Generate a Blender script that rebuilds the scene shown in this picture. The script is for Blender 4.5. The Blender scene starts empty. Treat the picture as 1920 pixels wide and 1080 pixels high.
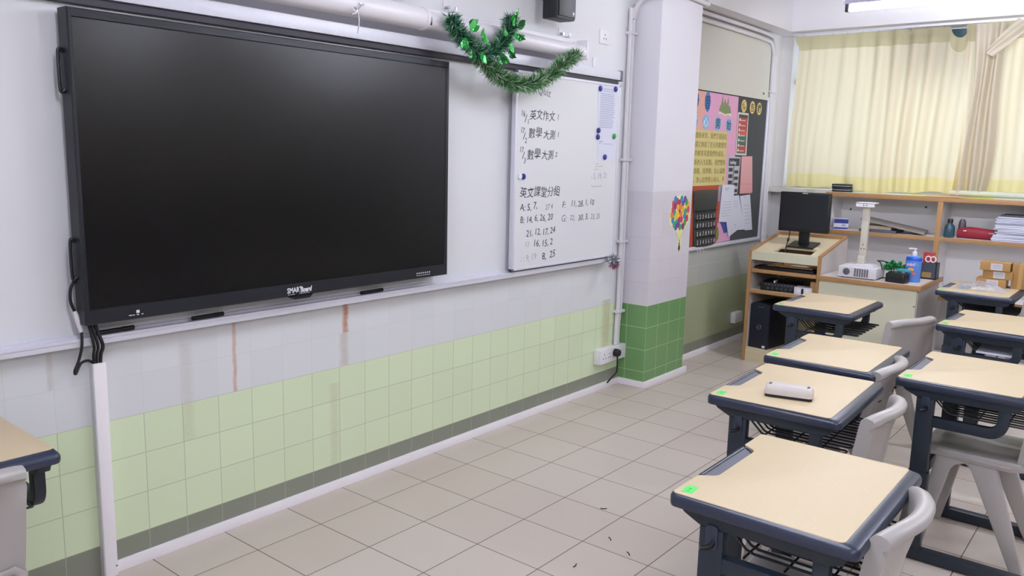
import bpy, bmesh, math, random
from mathutils import Vector, Matrix
random.seed(7)
SC = bpy.context.scene
COL = SC.collection
PI = math.pi

# ------------------------------------------------------------------ camera
cam_d = bpy.data.cameras.new('camera')
cam_d.sensor_width = 36.0
cam_d.lens = 1534.63272 * 36.0 / 1920.0
cam_d.clip_start = 0.05
cam = bpy.data.objects.new('camera', cam_d)
COL.objects.link(cam)
_yaw, _pit, _rol = 0.892887741, -0.163364527, 0.0236998084
_f = Vector((math.cos(_pit)*math.sin(_yaw), math.cos(_pit)*math.cos(_yaw), math.sin(_pit)))
_r = Vector((math.cos(_yaw), -math.sin(_yaw), 0.0))
_u = _r.cross(_f)
_r2 = _r*math.cos(_rol) + _u*math.sin(_rol)
_u2 = -_r*math.sin(_rol) + _u*math.cos(_rol)
_m = Matrix(((_r2.x, _u2.x, -_f.x), (_r2.y, _u2.y, -_f.y), (_r2.z, _u2.z, -_f.z))).to_4x4()
_m.translation = Vector((-1.39798521, -2.83638612, 1.53517765))
cam.matrix_world = _m
SC.camera = cam

# ------------------------------------------------------------------ world, exposure
SC.view_settings.view_transform = 'Standard'
SC.view_settings.look = 'None'
SC.view_settings.gamma = 1.0
SC.view_settings.use_curve_mapping = False
SC.view_settings.exposure = 0.0
SC.cycles.use_denoising = True
SC.cycles.max_bounces = 10
SC.cycles.diffuse_bounces = 6
SC.cycles.transparent_max_bounces = 16
SC.cycles.caustics_reflective = False
SC.cycles.caustics_refractive = False
W = bpy.data.worlds.new('overcast_sky')
SC.world = W
W.use_nodes = True
_bg = W.node_tree.nodes['Background']
_bg.inputs['Color'].default_value = (0.86, 0.93, 1.0, 1)
_bg.inputs['Strength'].default_value = 2.6

TUBE_GLOW = 176.0

# ------------------------------------------------------------------ materials
def lin(h):
    if isinstance(h, str):
        h = [int(h[i:i+2], 16)/255 for i in (0, 2, 4)]
        return tuple(c/12.92 if c <= 0.04045 else ((c+0.055)/1.055)**2.4 for c in h) + (1,)
    return tuple(h) + (1,)

class NT:
    def __init__(s, name):
        s.m = bpy.data.materials.new(name); s.m.use_nodes = True
        s.t = s.m.node_tree; s.b = s.t.nodes['Principled BSDF']; s.out = s.t.nodes['Material Output']
    def n(s, typ, **kw):
        x = s.t.nodes.new(typ)
        for k, v in kw.items(): setattr(x, k, v)
        return x
    def l(s, a, b): s.t.links.new(a, b)
    def val(s, sock, v):
        if hasattr(v, 'is_output') or isinstance(v, bpy.types.NodeSocket): s.l(v, sock)
        else: sock.default_value = v
    def math(s, op, a, b=0.0, c=0.0):
        x = s.n('ShaderNodeMath', operation=op)
        s.val(x.inputs[0], a); s.val(x.inputs[1], b); s.val(x.inputs[2], c)
        return x.outputs[0]
    def mix(s, f, a, b):
        x = s.n('ShaderNodeMix', data_type='RGBA')
        s.val(x.inputs[0], f); s.val(x.inputs[6], a); s.val(x.inputs[7], b)
        return x.outputs[2]
    def pos(s):
        g = s.n('ShaderNodeNewGeometry'); x = s.n('ShaderNodeSeparateXYZ'); s.l(g.outputs['Position'], x.inputs[0])
        return x.outputs
    def noise(s, scale, detail=3.0, vec=None, rough=0.5):
        x = s.n('ShaderNodeTexNoise'); x.inputs['Scale'].default_value = scale; x.inputs['Detail'].default_value = detail
        x.inputs['Roughness'].default_value = rough
        if vec is None:
            g = s.n('ShaderNodeTexCoord'); vec = g.outputs['Object']
        s.l(vec, x.inputs['Vector'])
        return x.outputs['Fac']
    def joint(s, coord, size, off, w):
        f = s.math('FRACT', s.math('ADD', s.math('DIVIDE', s.math('SUBTRACT', coord, off), size), 0.5))
        d = s.math('MULTIPLY', s.math('ABSOLUTE', s.math('SUBTRACT', f, 0.5)), size)
        return s.math('LESS_THAN', d, w*0.5)
    def cell(s, coord, size, off):
        return s.math('FLOOR', s.math('DIVIDE', s.math('SUBTRACT', coord, off), size))

def mat(name, col, rough=0.5, metal=0.0, spec=0.5, var=0.04, scale=30.0, bump=0.0, coat=0.0, emit=None, estr=0.0):
    t = NT(name); c = lin(col)
    if var > 0:
        f = t.noise(scale)
        lo = tuple(x*(1-var) for x in c[:3]) + (1,); hi = tuple(min(1, x*(1+var)) for x in c[:3]) + (1,)
        t.l(t.mix(f, lo, hi), t.b.inputs['Base Color'])
        if bump:
            bn = t.n('ShaderNodeBump'); bn.inputs['Strength'].default_value = bump; bn.inputs['Distance'].default_value = 0.002
            t.l(f, bn.inputs['Height']); t.l(bn.outputs[0], t.b.inputs['Normal'])
    else:
        t.b.inputs['Base Color'].default_value = c
    t.b.inputs['Roughness'].default_value = rough
    t.b.inputs['Metallic'].default_value = metal
    t.b.inputs['Specular IOR Level'].default_value = spec
    t.b.inputs['Coat Weight'].default_value = coat
    if emit:
        t.b.inputs['Emission Color'].default_value = lin(emit); t.b.inputs['Emission Strength'].default_value = estr
    return t.m

def wood(name, a, b, scale=6.0, stretch=(1, 1, 12), rough=0.45):
    t = NT(name)
    tc = t.n('ShaderNodeTexCoord'); mp = t.n('ShaderNodeMapping'); mp.inputs['Scale'].default_value = stretch
    t.l(tc.outputs['Object'], mp.inputs[0])
    f = t.noise(scale, 5.0, mp.outputs[0], 0.6)
    t.l(t.mix(f, lin(a), lin(b)), t.b.inputs['Base Color'])
    t.b.inputs['Roughness'].default_value = rough
    return t.m

M = {}
def floor_mat():
    t = NT('beige_floor_tile'); P = t.pos()
    jx = t.joint(P[0], 0.3, 0.0, 0.004); jy = t.joint(P[1], 0.3, -0.24, 0.004)
    j = t.math('MAXIMUM', jx, jy)
    cx = t.cell(P[0], 0.3, 0.0); cy = t.cell(P[1], 0.3, -0.24)
    cb = t.n('ShaderNodeCombineXYZ'); t.l(cx, cb.inputs[0]); t.l(cy, cb.inputs[1])
    wn = t.n('ShaderNodeTexWhiteNoise'); t.l(cb.outputs[0], wn.inputs['Vector'])
    base = t.mix(wn.outputs['Value'], lin('c5b9ae'), lin('cac1b6'))
    g = t.noise(2.5, 4.0)
    base = t.mix(t.math('MULTIPLY', g, 0.25), base, lin('b9aa9e'))
    t.l(t.mix(j, base, lin('5c4c45')), t.b.inputs['Base Color'])
    t.b.inputs['Roughness'].default_value = 0.42
    bn = t.n('ShaderNodeBump', invert=True); bn.inputs['Strength'].default_value = 0.4; bn.inputs['Distance'].default_value = 0.002
    t.l(j, bn.inputs['Height']); t.l(bn.outputs[0], t.b.inputs['Normal'])
    return t.m
def wall_mat(name, paint, ztop, stains=False, green='d8e7c3', band='8a8e80', white='dadde0', col=False, jw=0.0028):
    t = NT(name); P = t.pos(); z = P[2]
    ge = lambda v: t.math('GREATER_THAN', z, v)
    j = t.math('MAXIMUM', t.joint(P[0], 0.15, 0.0, jw), t.joint(z, 0.15, 0.118, jw))
    if col:
        g = t.n('ShaderNodeNewGeometry'); nx = t.n('ShaderNodeSeparateXYZ'); t.l(g.outputs['Normal'], nx.inputs[0])
        side = t.math('GREATER_THAN', t.math('ABSOLUTE', nx.outputs[0]), 0.5)
        jx = t.math('MULTIPLY', t.joint(P[0], 0.155, 3.302, jw), t.math('SUBTRACT', 1.0, side))
        jy = t.math('MULTIPLY', t.joint(P[1], 0.15, -0.2, jw), side)
        j = t.math('MAXIMUM', t.math('MAXIMUM', jx, jy), t.joint(z, 0.15, 0.108, jw))
    n = t.noise(3.0, 4.0)
    cx = t.cell(P[0], 0.15, 0.0); cz = t.cell(z, 0.15, 0.118)
    cb = t.n('ShaderNodeCombineXYZ'); t.l(cx, cb.inputs[0]); t.l(cz, cb.inputs[1])
    wn = t.n('ShaderNodeTexWhiteNoise'); t.l(cb.outputs[0], wn.inputs['Vector'])
    dk = lambda h, k: tuple(x*k for x in lin(h)[:3]) + (1,)
    c = t.mix(wn.outputs['Value'], dk(green, 0.95), lin(green))
    if not col:
        c = t.mix(ge(0.118), t.mix(n, dk(band, 0.85), lin(band)), c)
    c = t.mix(ge(0.558 if col else 0.568), c, t.mix(wn.outputs['Value'], dk(white, 0.96), lin(white)))
    jc = t.mix(ge(0.558 if col else 0.568), lin('cfe0b8' if col else 'aab098'), lin('d4d2d0' if not col else 'c6c3c6'))
    c = t.mix(t.math('MULTIPLY', j, t.math('MULTIPLY', ge(0.04), 0.8)), c, jc)
    if stains:
        def streak(x0, w, z0, z1, colr, k):
            nonlocal c
            wob = t.math('MULTIPLY', t.math('SUBTRACT', t.noise(14.0, 3.0), 0.5), 0.02)
            d = t.math('ABSOLUTE', t.math('SUBTRACT', t.math('ADD', P[0], wob), x0))
            m1 = t.n('ShaderNodeMapRange'); m1.inputs['From Min'].default_value = w; m1.inputs['From Max'].default_value = w*0.3
            t.l(d, m1.inputs['Value'])
            zz = t.math('MULTIPLY', ge(z0), t.math('LESS_THAN', z, z1))
            mk = t.math('MULTIPLY', t.math('MULTIPLY', m1.outputs[0], zz), t.math('MULTIPLY', t.math('ADD', t.noise(60.0, 2.0), 0.4), k))
            c = t.mix(mk, c, lin(colr))
        streak(0.937, 0.022, 0.722, 0.87, 'b97f62', 0.9)
        streak(0.93, 0.03, 0.57, 0.722, 'b8a898', 0.5)
        streak(0.377, 0.012, 0.568, 0.87, 'c79f8c', 0.8)
        streak(0.172, 0.035, 0.42, 0.80, 'a9a08c', 0.22)
        streak(0.87, 0.035, 0.118, 0.5, 'b3ab90', 0.28)
        streak(-0.31, 0.012, 0.72, 0.87, 'a39c88', 0.3)
        streak(3.12, 0.07, 0.27, 0.60, 'b5ac84', 0.6)
    pt = t.mix(n, dk(paint, 0.97), lin(paint))
    t.l(t.mix(ge(ztop), c, pt), t.b.inputs['Base Color'])
    rg = t.math('ADD', t.math('MULTIPLY', ge(ztop), 0.4), 0.3)
    t.l(rg, t.b.inputs['Roughness'])
    bn = t.n('ShaderNodeBump', invert=True); bn.inputs['Strength'].default_value = 0.3; bn.inputs['Distance'].default_value = 0.002
    t.l(t.math('MULTIPLY', j, t.math('SUBTRACT', 1.0, ge(ztop))), bn.inputs['Height']); t.l(bn.outputs[0], t.b.inputs['Normal'])
    return t.m
M['floor'] = floor_mat()
M['wall_f'] = wall_mat('front_wall_tile_and_paint', 'e3e4e8', 0.87, True)
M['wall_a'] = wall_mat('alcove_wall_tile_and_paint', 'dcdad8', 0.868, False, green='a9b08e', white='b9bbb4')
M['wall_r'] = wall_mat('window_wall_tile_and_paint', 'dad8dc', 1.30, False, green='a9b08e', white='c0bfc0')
M['column'] = wall_mat('column_green_tile_and_paint', 'dcdae2', 1.308, False, green='6f9a63', white='d6d2da', col=True)
M['paint'] = mat('wall_paint', 'e0dfe4', 0.75, var=0.02, scale=3)
M['paint_back'] = mat('rear_wall_paint', 'b5a996', 0.8, var=0.03, scale=3)
M['ceil'] = mat('ceiling_paint', 'e6e5ea', 0.8, var=0.02, scale=3)
M['white_pl'] = mat('white_plastic', 'e4e1e8', 0.4, var=0.02)
M['skirt'] = mat('white_trunking_plastic', 'f3eff5', 0.4, var=0.02)
M['conduit'] = mat('painted_conduit', 'd6d3d8', 0.45, var=0.03)
M['board'] = mat('whiteboard_enamel', 'dddfe4', 0.22, spec=0.5, var=0.02, scale=2)
M['alu'] = mat('brushed_aluminium', 'dadae6', 0.42, metal=0.1, var=0.03, scale=80)
M['dark_gap'] = mat('dark_detail_and_shadow_grey', '45434b', 0.7)
M['tv'] = mat('matte_black_plastic', '0f131d', 0.45, var=0.05)
M['screen'] = mat('dark_glass_screen', '050609', 0.26, spec=0.45, var=0.0)
M['black'] = mat('black_plastic', '0e0f14', 0.45)
M['rubber'] = mat('black_rubber', '121318', 0.6)
M['print_w'] = mat('white_print', 'dfe2ea', 0.5, var=0)
M['navy'] = mat('navy_steel_powder_coat', '1d2733', 0.42, var=0.06, scale=60)
M['edge'] = mat('slate_blue_edge_plastic', '2a3143', 0.3, var=0.05, scale=50)
M['tray'] = mat('grey_tray_plastic', '5b5e6b', 0.4, var=0.04)
M['chair'] = mat('grey_moulded_plastic', 'aaa6a4', 0.36, var=0.04, scale=12)
M['green_lab'] = mat('green_sticker_paper', '4fd35e', 0.6, var=0.08, scale=90)
M['ink'] = mat('black_marker_ink', '2f3038', 0.6, var=0)
M['ink_faint'] = mat('faded_marker_ink', '7f8088', 0.6, var=0)
M['ink_ghost'] = mat('half_wiped_marker_ink', 'a9a9b3', 0.6, var=0)
M['paper'] = mat('white_paper', 'd6d8ea', 0.7, var=0.03)
M['paper_lines'] = mat('grey_print', '9da0b8', 0.7, var=0)
M['mag_blue'] = mat('blue_magnet_plastic', '16267f', 0.3)
M['mag_green'] = mat('green_magnet_plastic', '2f9a55', 0.3)
M['chrome'] = mat('chrome', 'b8b8bc', 0.2, metal=0.9)
def table_mat():
    t = NT('beige_desk_laminate')
    tc = t.n('ShaderNodeTexCoord'); mp = t.n('ShaderNodeMapping'); mp.inputs['Scale'].default_value = (1, 14, 1)
    t.l(tc.outputs['Object'], mp.inputs[0])
    f = t.noise(14.0, 4.0, mp.outputs[0], 0.6)
    c = t.mix(f, lin('c4b18e'), lin('cab999'))
    mp2 = t.n('ShaderNodeMapping'); mp2.inputs['Scale'].default_value = (6, 90, 1); mp2.inputs['Rotation'].default_value = (0, 0, 0.25)
    t.l(tc.outputs['Object'], mp2.inputs[0])
    s = t.noise(3.0, 2.0, mp2.outputs[0], 0.7)
    mr = t.n('ShaderNodeMapRange'); mr.inputs['From Min'].default_value = 0.70; mr.inputs['From Max'].default_value = 0.78
    t.l(s, mr.inputs['Value'])
    c = t.mix(t.math('MULTIPLY', mr.outputs[0], 0.5), c, lin('efe6d6'))
    t.l(c, t.b.inputs['Base Color']); t.b.inputs['Roughness'].default_value = 0.5
    return t.m
M['desktop'] = table_mat()
M['oak'] = wood('orange_oak_veneer', 'a0784c', 'b48a5e', 5, (8, 1, 8))
M['oak_v'] = wood('orange_oak_upright', 'a0784c', 'b48a5e', 5, (8, 8, 1))
M['birch'] = wood('pale_birch_veneer', 'cdbf9c', 'd9ceb0', 5, (8, 1, 8))
M['cream_lam'] = mat('cream_laminate', 'd0cfb8', 0.5, var=0.03, scale=8)
M['grey_lam'] = mat('warm_grey_laminate', 'c4bebc', 0.55, var=0.03, scale=8)
M['cab_in'] = mat('grey_white_shelf_board', 'eae8e8', 0.55, var=0.03, scale=8)
M['sill'] = mat('pale_sill_laminate', 'cfd0c6', 0.4, var=0.03, scale=6)
def cloth_mat(name, col, tr, w=0.55):
    t = NT(name)
    tc = t.n('ShaderNodeTexCoord'); mp = t.n('ShaderNodeMapping'); mp.inputs['Scale'].default_value = (1, 120, 6)
    t.l(tc.outputs['Object'], mp.inputs[0])
    f = t.noise(4.0, 3.0, mp.outputs[0])
    c = lin(col); d = lin(tr)
    cc = t.mix(f, tuple(x*0.93 for x in c[:3])+(1,), c)
    df = t.n('ShaderNodeBsdfDiffuse'); t.l(cc, df.inputs['Color'])
    tl = t.n('ShaderNodeBsdfTranslucent'); tl.inputs['Color'].default_value = d
    mx = t.n('ShaderNodeMixShader'); mx.inputs[0].default_value = w
    t.l(df.outputs[0], mx.inputs[1]); t.l(tl.outputs[0], mx.inputs[2]); t.l(mx.outputs[0], t.out.inputs['Surface'])
    return t.m
M['curtain'] = cloth_mat('cream_curtain_cloth', 'e0d7c6', 'f2e2c2')
M['curtain_thick'] = cloth_mat('thick_layered_cloth', 'd8d0c2', 'e0d6c4', 0.4)
M['curtain_hem'] = cloth_mat('yellowed_hem_lining', 'e0d5a8', 'f0e0a4', 0.5)
M['curtain_head'] = cloth_mat('pleat_tape_lining', 'c6bd9e', 'd2c6a2', 0.48)
def glass_mat(name, tint, mixf=0.08):
    t = NT(name)
    tr = t.n('ShaderNodeBsdfTransparent'); tr.inputs[0].default_value = lin(tint)
    gl = t.n('ShaderNodeBsdfGlossy'); gl.inputs['Roughness'].default_value = 0.05
    mx = t.n('ShaderNodeMixShader'); mx.inputs[0].default_value = mixf
    t.l(tr.outputs[0], mx.inputs[1]); t.l(gl.outputs[0], mx.inputs[2]); t.l(mx.outputs[0], t.out.inputs['Surface'])
    return t.m
M['glass'] = glass_mat('window_glass', 'f0f4f4')
def film_mat():
    t = NT('clear_plastic_film')
    tr = t.n('ShaderNodeBsdfTransparent'); tr.inputs[0].default_value = lin('f2f2f6')
    t.b.inputs['Base Color'].default_value = lin('d6d6e2'); t.b.inputs['Roughness'].default_value = 0.12
    lw = t.n('ShaderNodeLayerWeight'); lw.inputs[0].default_value = 0.35
    mx = t.n('ShaderNodeMixShader'); t.l(t.math('ADD', t.math('MULTIPLY', lw.outputs['Facing'], 0.5), 0.18), mx.inputs[0])
    t.l(tr.outputs[0], mx.inputs[1]); t.l(t.b.outputs[0], mx.inputs[2]); t.l(mx.outputs[0], t.out.inputs['Surface'])
    return t.m
M['bag'] = film_mat()
M['teal_tint'] = mat('dark_teal_panel', '1d4a58', 0.4)
M['tube_on'] = mat('lit_fluorescent_tube', 'ffffff', 0.4, var=0, emit='f0f4ff', estr=TUBE_GLOW)
def island_mat(name, cols, rough=0.35, metal=0.3):
    t = NT(name); g = t.n('ShaderNodeNewGeometry'); r = t.n('ShaderNodeValToRGB')
    r.color_ramp.interpolation = 'CONSTANT'
    els = r.color_ramp.elements
    for i, h in enumerate(cols):
        e = els[i] if i < 2 else els.new(0.5)
        e.color = lin(h)
    for i, e in enumerate(list(els)): e.position = i/len(cols)
    t.l(g.outputs['Random Per Island'], r.inputs[0]); t.l(r.outputs[0], t.b.inputs['Base Color'])
    t.b.inputs['Roughness'].default_value = rough; t.b.inputs['Metallic'].default_value = metal
    return t.m
M['tinsel1'] = island_mat('dark_green_tinsel', ['145a34', '237a46', '35905c', 'b4cfc2', '0f4a2c', '5aa084', '8fb8a4'])
M['tinsel2'] = island_mat('green_silver_tinsel', ['3c7c3c', '5a9a54', '9ab894', 'dfe8da', '2c6434', 'a8c4ac', '4c8a4a'])
M['tinsel3'] = island_mat('silver_tinsel', ['c9ccd2', 'e8eaee', '8f949c', 'aeb3ba'], 0.2, 0.7)
M['tinsel4'] = island_mat('plum_tinsel', ['a05a7a', '8a4366', 'd9a9c4', '70325a'], 0.25, 0.5)
M['leaf'] = island_mat('shiny_green_foil', ['178a34', '22a03e', '0c5a26', '55c468'], 0.25, 0.35)
M['plant'] = island_mat('plant_leaves', ['1f7a3a', '2f9650', '14592c', '3aa860'], 0.5, 0.0)


# ------------------------------------------------------------------ mesh helpers
class MB:
    def __init__(s): s.bm = bmesh.new()
    def _faces(s, vs, fs, mtx=None):
        bv = [s.bm.verts.new((mtx @ Vector(v)) if mtx else v) for v in vs]
        out = []
        for f in fs:
            try: out.append(s.bm.faces.new([bv[i] for i in f]))
            except ValueError: pass
        return bv, out
    def box(s, x0, x1, y0, y1, z0, z1, bev=0.0, mtx=None, seg=2):
        vs = [(x, y, z) for x in (x0, x1) for y in (y0, y1) for z in (z0, z1)]
        fs = [(0, 1, 3, 2), (4, 6, 7, 5), (0, 4, 5, 1), (2, 3, 7, 6), (0, 2, 6, 4), (1, 5, 7, 3)]
        bv, bf = s._faces(vs, fs, mtx)
        if bev > 0:
            es = list({e for f in bf for e in f.edges})
            bmesh.ops.bevel(s.bm, geom=es, offset=bev, segments=seg, affect='EDGES', profile=0.6)
        return s
    def prism(s, poly, a, b, axis='z', bev=0.0, mtx=None):
        def P(u, v, w):
            return {'z': (u, v, w), 'y': (u, w, v), 'x': (w, u, v)}[axis]
        n = len(poly)
        vs = [P(u, v, a) for u, v in poly] + [P(u, v, b) for u, v in poly]
        fs = [tuple(range(n))[::-1], tuple(range(n, 2*n))] + [(i, (i+1) % n, n+(i+1) % n, n+i) for i in range(n)]
        bv, bf = s._faces(vs, fs, mtx)
        bmesh.ops.recalc_face_normals(s.bm, faces=bf)
        if bev > 0:
            es = list({e for f in bf[:2] for e in f.edges})
            bmesh.ops.bevel(s.bm, geom=es, offset=bev, segments=2, affect='EDGES', profile=0.6)
        return s
    def loft(s, loops, closed=True, cap0=True, cap1=True, mtx=None):
        n = len(loops[0]); vs = [p for L in loops for p in L]; fs = []
        for k in range(len(loops)-1):
            for i in range(n if closed else n-1):
                j = (i+1) % n
                fs.append((k*n+i, k*n+j, (k+1)*n+j, (k+1)*n+i))
        if cap0: fs.append(tuple(range(n))[::-1])
        if cap1: fs.append(tuple(range((len(loops)-1)*n, len(loops)*n)))
        bv, bf = s._faces(vs, fs, mtx)
        bmesh.ops.recalc_face_normals(s.bm, faces=bf)
        return s
    def tube(s, pts, r, n=8, cap=True, closed=False):
        pts = [Vector(p) for p in pts]; loops = []; up = None
        N = len(pts)
        for i, p in enumerate(pts):
            a = pts[i-1] if (i > 0 or closed) else p
            b = pts[(i+1) % N] if (i < N-1 or closed) else p
            t = (b-a).normalized()
            if up is None:
                up = Vector((0, 0, 1)) if abs(t.z) < 0.9 else Vector((1, 0, 0))
            x = t.cross(up)
            if x.length < 1e-4: x = t.cross(Vector((0.3, 1, 0.2)))
            x.normalize(); up = x.cross(t).normalized()
            rr = r[i] if isinstance(r, (list, tuple)) else r
            loops.append([p + (x*math.cos(q) + up*math.sin(q))*rr for q in [2*PI*k/n for k in range(n)]])
        if closed: loops.append(loops[0])
        return s.loft(loops, True, cap and not closed, cap and not closed)
    def lathe(s, prof, c=(0, 0, 0), n=24, mtx=None):
        loops = [[(c[0]+r*math.cos(2*PI*k/n), c[1]+r*math.sin(2*PI*k/n), c[2]+z) for k in range(n)] for r, z in prof]
        return s.loft(loops, True, True, True, mtx)
    def disc(s, c, r, axis='y', th=0.003, n=20, sx=1.0):
        poly = [(c[0]+r*sx*math.cos(2*PI*k/n), c[2]+r*math.sin(2*PI*k/n)) for k in range(n)]
        if axis == 'y': return s.prism(poly, c[1], c[1]-th, 'y')
        poly = [(c[1]+r*sx*math.cos(2*PI*k/n), c[2]+r*math.sin(2*PI*k/n)) for k in range(n)]
        return s.prism(poly, c[0], c[0]-th, 'x')
    def build(s, name, material, parent=None, smooth=40, mtx=None):
        me = bpy.data.meshes.new(name)
        if mtx: bmesh.ops.transform(s.bm, matrix=mtx, verts=s.bm.verts)
        s.bm.to_mesh(me); s.bm.free()
        me.materials.append(material)
        if smooth:
            for p in me.polygons: p.use_smooth = True
            me.set_sharp_from_angle(angle=math.radians(smooth))
        o = bpy.data.objects.new(name, me); COL.objects.link(o)
        if parent: o.parent = parent
        return o

def thing(name, label, cat, loc=(0, 0, 0), rz=0.0, group=None):
    o = bpy.data.objects.new(name, None); COL.objects.link(o)
    o.empty_display_size = 0.1
    o.location = loc; o.rotation_euler = (0, 0, rz)
    o['label'] = label; o['category'] = cat
    if group: o['group'] = group
    return o
def tag(o, label, cat, group=None):
    o['label'] = label; o['category'] = cat
    if group: o['group'] = group
    return o
def struct(o):
    o['kind'] = 'structure'; return o
def at(o, loc, rz=0.0):
    o.location = loc; o.rotation_euler = (0, 0, rz); return o
def dup(root, loc, rz, label, group=None):
    r = root.copy(); COL.objects.link(r); r.location = loc; r.rotation_euler = (0, 0, rz); r['label'] = label
    if group: r['group'] = group
    for ch in list(root.children):
        c = ch.copy(); COL.objects.link(c); c.parent = r
        for g in list(ch.children):
            d = g.copy(); COL.objects.link(d); d.parent = c
    return r
def rrect(x0, x1, y0, y1, r, n=5):
    pts = []
    for cx, cy, a in ((x1-r, y1-r, 0), (x0+r, y1-r, 90), (x0+r, y0+r, 180), (x1-r, y0+r, 270)):
        for k in range(n+1):
            q = math.radians(a + 90*k/n); pts.append((cx+r*math.cos(q), cy+r*math.sin(q)))
    return pts
def smooth_path(P, n=8):
    P = [Vector(p) for p in P]; out = []
    for i in range(len(P)-1):
        p0 = P[max(i-1, 0)]; p1 = P[i]; p2 = P[i+1]; p3 = P[min(i+2, len(P)-1)]
        for k in range(n):
            t = k/n
            out.append(0.5*((2*p1)+(p2-p0)*t+(2*p0-5*p1+4*p2-p3)*t*t+(3*p1-p0-3*p2+p3)*t**3))
    out.append(P[-1]); return out

_font_objs = []
def text_bm(mb, s, size, mtx, ext=0.0006, align='LEFT', sx=1.0, shear=0.0, jitter=0.0, spacing=1.0, bold=0.0):
    """lettering as thin raised mesh, added to mb; local text plane is x right, y up, z out"""
    cu = bpy.data.curves.new('lettering', 'FONT'); cu.body = s; cu.size = size; cu.align_x = align; cu.shear = shear
    cu.extrude = ext; cu.space_character = spacing; cu.resolution_u = 2; cu.offset = bold
    ob = bpy.data.objects.new('lettering', cu); COL.objects.link(ob)
    dg = bpy.context.evaluated_depsgraph_get()
    me = bpy.data.meshes.new_from_object(ob.evaluated_get(dg))
    bpy.data.objects.remove(ob); bpy.data.curves.remove(cu)
    if len(me.vertices):
        sc = Matrix.Diagonal((sx, 1, 1, 1))
        me.transform(mtx @ sc)
        if jitter:
            for v in me.vertices:
                v.co.z += jitter*math.sin(v.co.x*37.0) + jitter*0.5*math.sin(v.co.x*91.0)
        mb.bm.from_mesh(me)
    bpy.data.meshes.remove(me)
# text plane facing -Y (on the front wall) and facing -X
def TY(x, y, z, rot=0.0): return Matrix.Translation((x, y, z)) @ Matrix.Rotation(PI/2, 4, 'X') @ Matrix.Rotation(rot, 4, 'Z')
def TX(x, y, z): return Matrix.Translation((x, y, z)) @ Matrix.Rotation(-PI/2, 4, 'Z') @ Matrix.Rotation(PI/2, 4, 'X')

# ------------------------------------------------------------------ room shell
RX0, RX1, RY0, ZC = -3.2, 5.72, -5.6, 2.98
struct(MB().box(RX0-.2, RX1+.25, RY0-.2, 0.2, -0.12, 0.0).build('floor', M['floor'], None, 0))
struct(MB().box(RX0-.2, RX1+.25, RY0-.2, 0.2, ZC, ZC+.12).build('ceiling', M['ceil'], None, 0))
struct(MB().box(RX0-.2, 3.5, 0.0, 0.2, 0, ZC).build('wall_front', M['wall_f'], None, 0))
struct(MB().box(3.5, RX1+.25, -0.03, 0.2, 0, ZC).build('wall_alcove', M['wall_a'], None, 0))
struct(MB().box(RX0-.2, RX0, RY0, 0, 0, ZC).build('wall_left', M['paint'], None, 0))
struct(MB().box(RX0-.2, RX1+.25, RY0-.2, RY0, 0, ZC).build('wall_back', M['paint_back'], None, 0))
struct(MB().box(RX0, RX1, RY0, RY0+.45, 0.0, 1.12).build('dark_reflection_block', mat('dark_brown_reflection_darkener', '3a2c22', .6, var=.1, scale=4), None, 0))  # unseen block, added so the display screen reflects something dark
WY0, WY1, WZ0, WZ1 = -3.0, -0.13, 1.29, 2.575
b = MB()
b.box(RX1, RX1+.25, RY0, -0.03, 0, WZ0); b.box(RX1, RX1+.25, RY0, -0.03, WZ1, ZC)
b.box(RX1, RX1+.25, WY1, -0.03, WZ0, WZ1); b.box(RX1, RX1+.25, RY0, WY0, WZ0, WZ1)
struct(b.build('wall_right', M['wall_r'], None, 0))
struct(MB().box(3.303, 3.853, -0.2, 0.0, 0, ZC).build('column', M['column'], None, 0))
b = MB().box(3.853, RX1, -0.2, -0.03, 2.575, ZC)
struct(b.build('beam_front', M['paint'], None, 0))
struct(MB().box(5.47, RX1, RY0, -0.2, 2.575, ZC).build('beam_right', M['paint'], None, 0))
# window behind the curtains
w = struct(MB().box(5.84, 5.85, WY0, WY1, WZ0, WZ1).build('window_1', M['glass'], None, 0))
b = MB()
for y in (-0.86, -1.58, -2.28, WY0+.02): b.box(5.81, 5.88, y-(.022 if -2.9 < y < -.2 else .02), y+(.022 if -2.9 < y < -.2 else .02), WZ0, WZ1)
for z in (WZ0+.02, 2.2, WZ1-.02): b.box(5.81, 5.88, WY0, WY1, z-.02, z+.02)
b.build('window_frame', M['alu'], w, 0)
MB().box(5.80, 5.806, -1.56, -0.98, 2.22, 2.555).build('tinted_transom_panel', M['teal_tint'], w, 0)
# skirting (white trunking strip)
def skirt(name, *bx):
    b = MB()
    for q in bx: b.box(*q, bev=0.003)
    return struct(b.build(name, M['skirt']))
skirt('baseboard_front', (-0.1368, 3.302, -0.014, 0.0, 0, 0.043))
struct(MB().prism([(3.289, -.0145), (3.289, -.214), (3.90, -.214), (3.90, -.2), (3.303, -.2), (3.303, -.0145)], 0, .043, 'z', .003).build('baseboard_column', M['skirt']))
skirt('baseboard_alcove', (3.853, RX1, -0.046, -0.03, 0, 0.043))
# cream panel above the alcove notice board
b = MB().box(3.86, 5.46, -0.042, -0.03, 2.045, 2.49).box(3.86, 5.475, -0.055, -0.03, 2.022, 2.047)
struct(b.build('trim_1', mat('cream_painted_panel', 'cdcbc2', 0.6, var=0.02)))
MB().disc((5.36, -0.042, 2.075), 0.009, 'y', 0.004).build('screw_cap', M['black'], bpy.data.objects['trim_1'])

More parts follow.
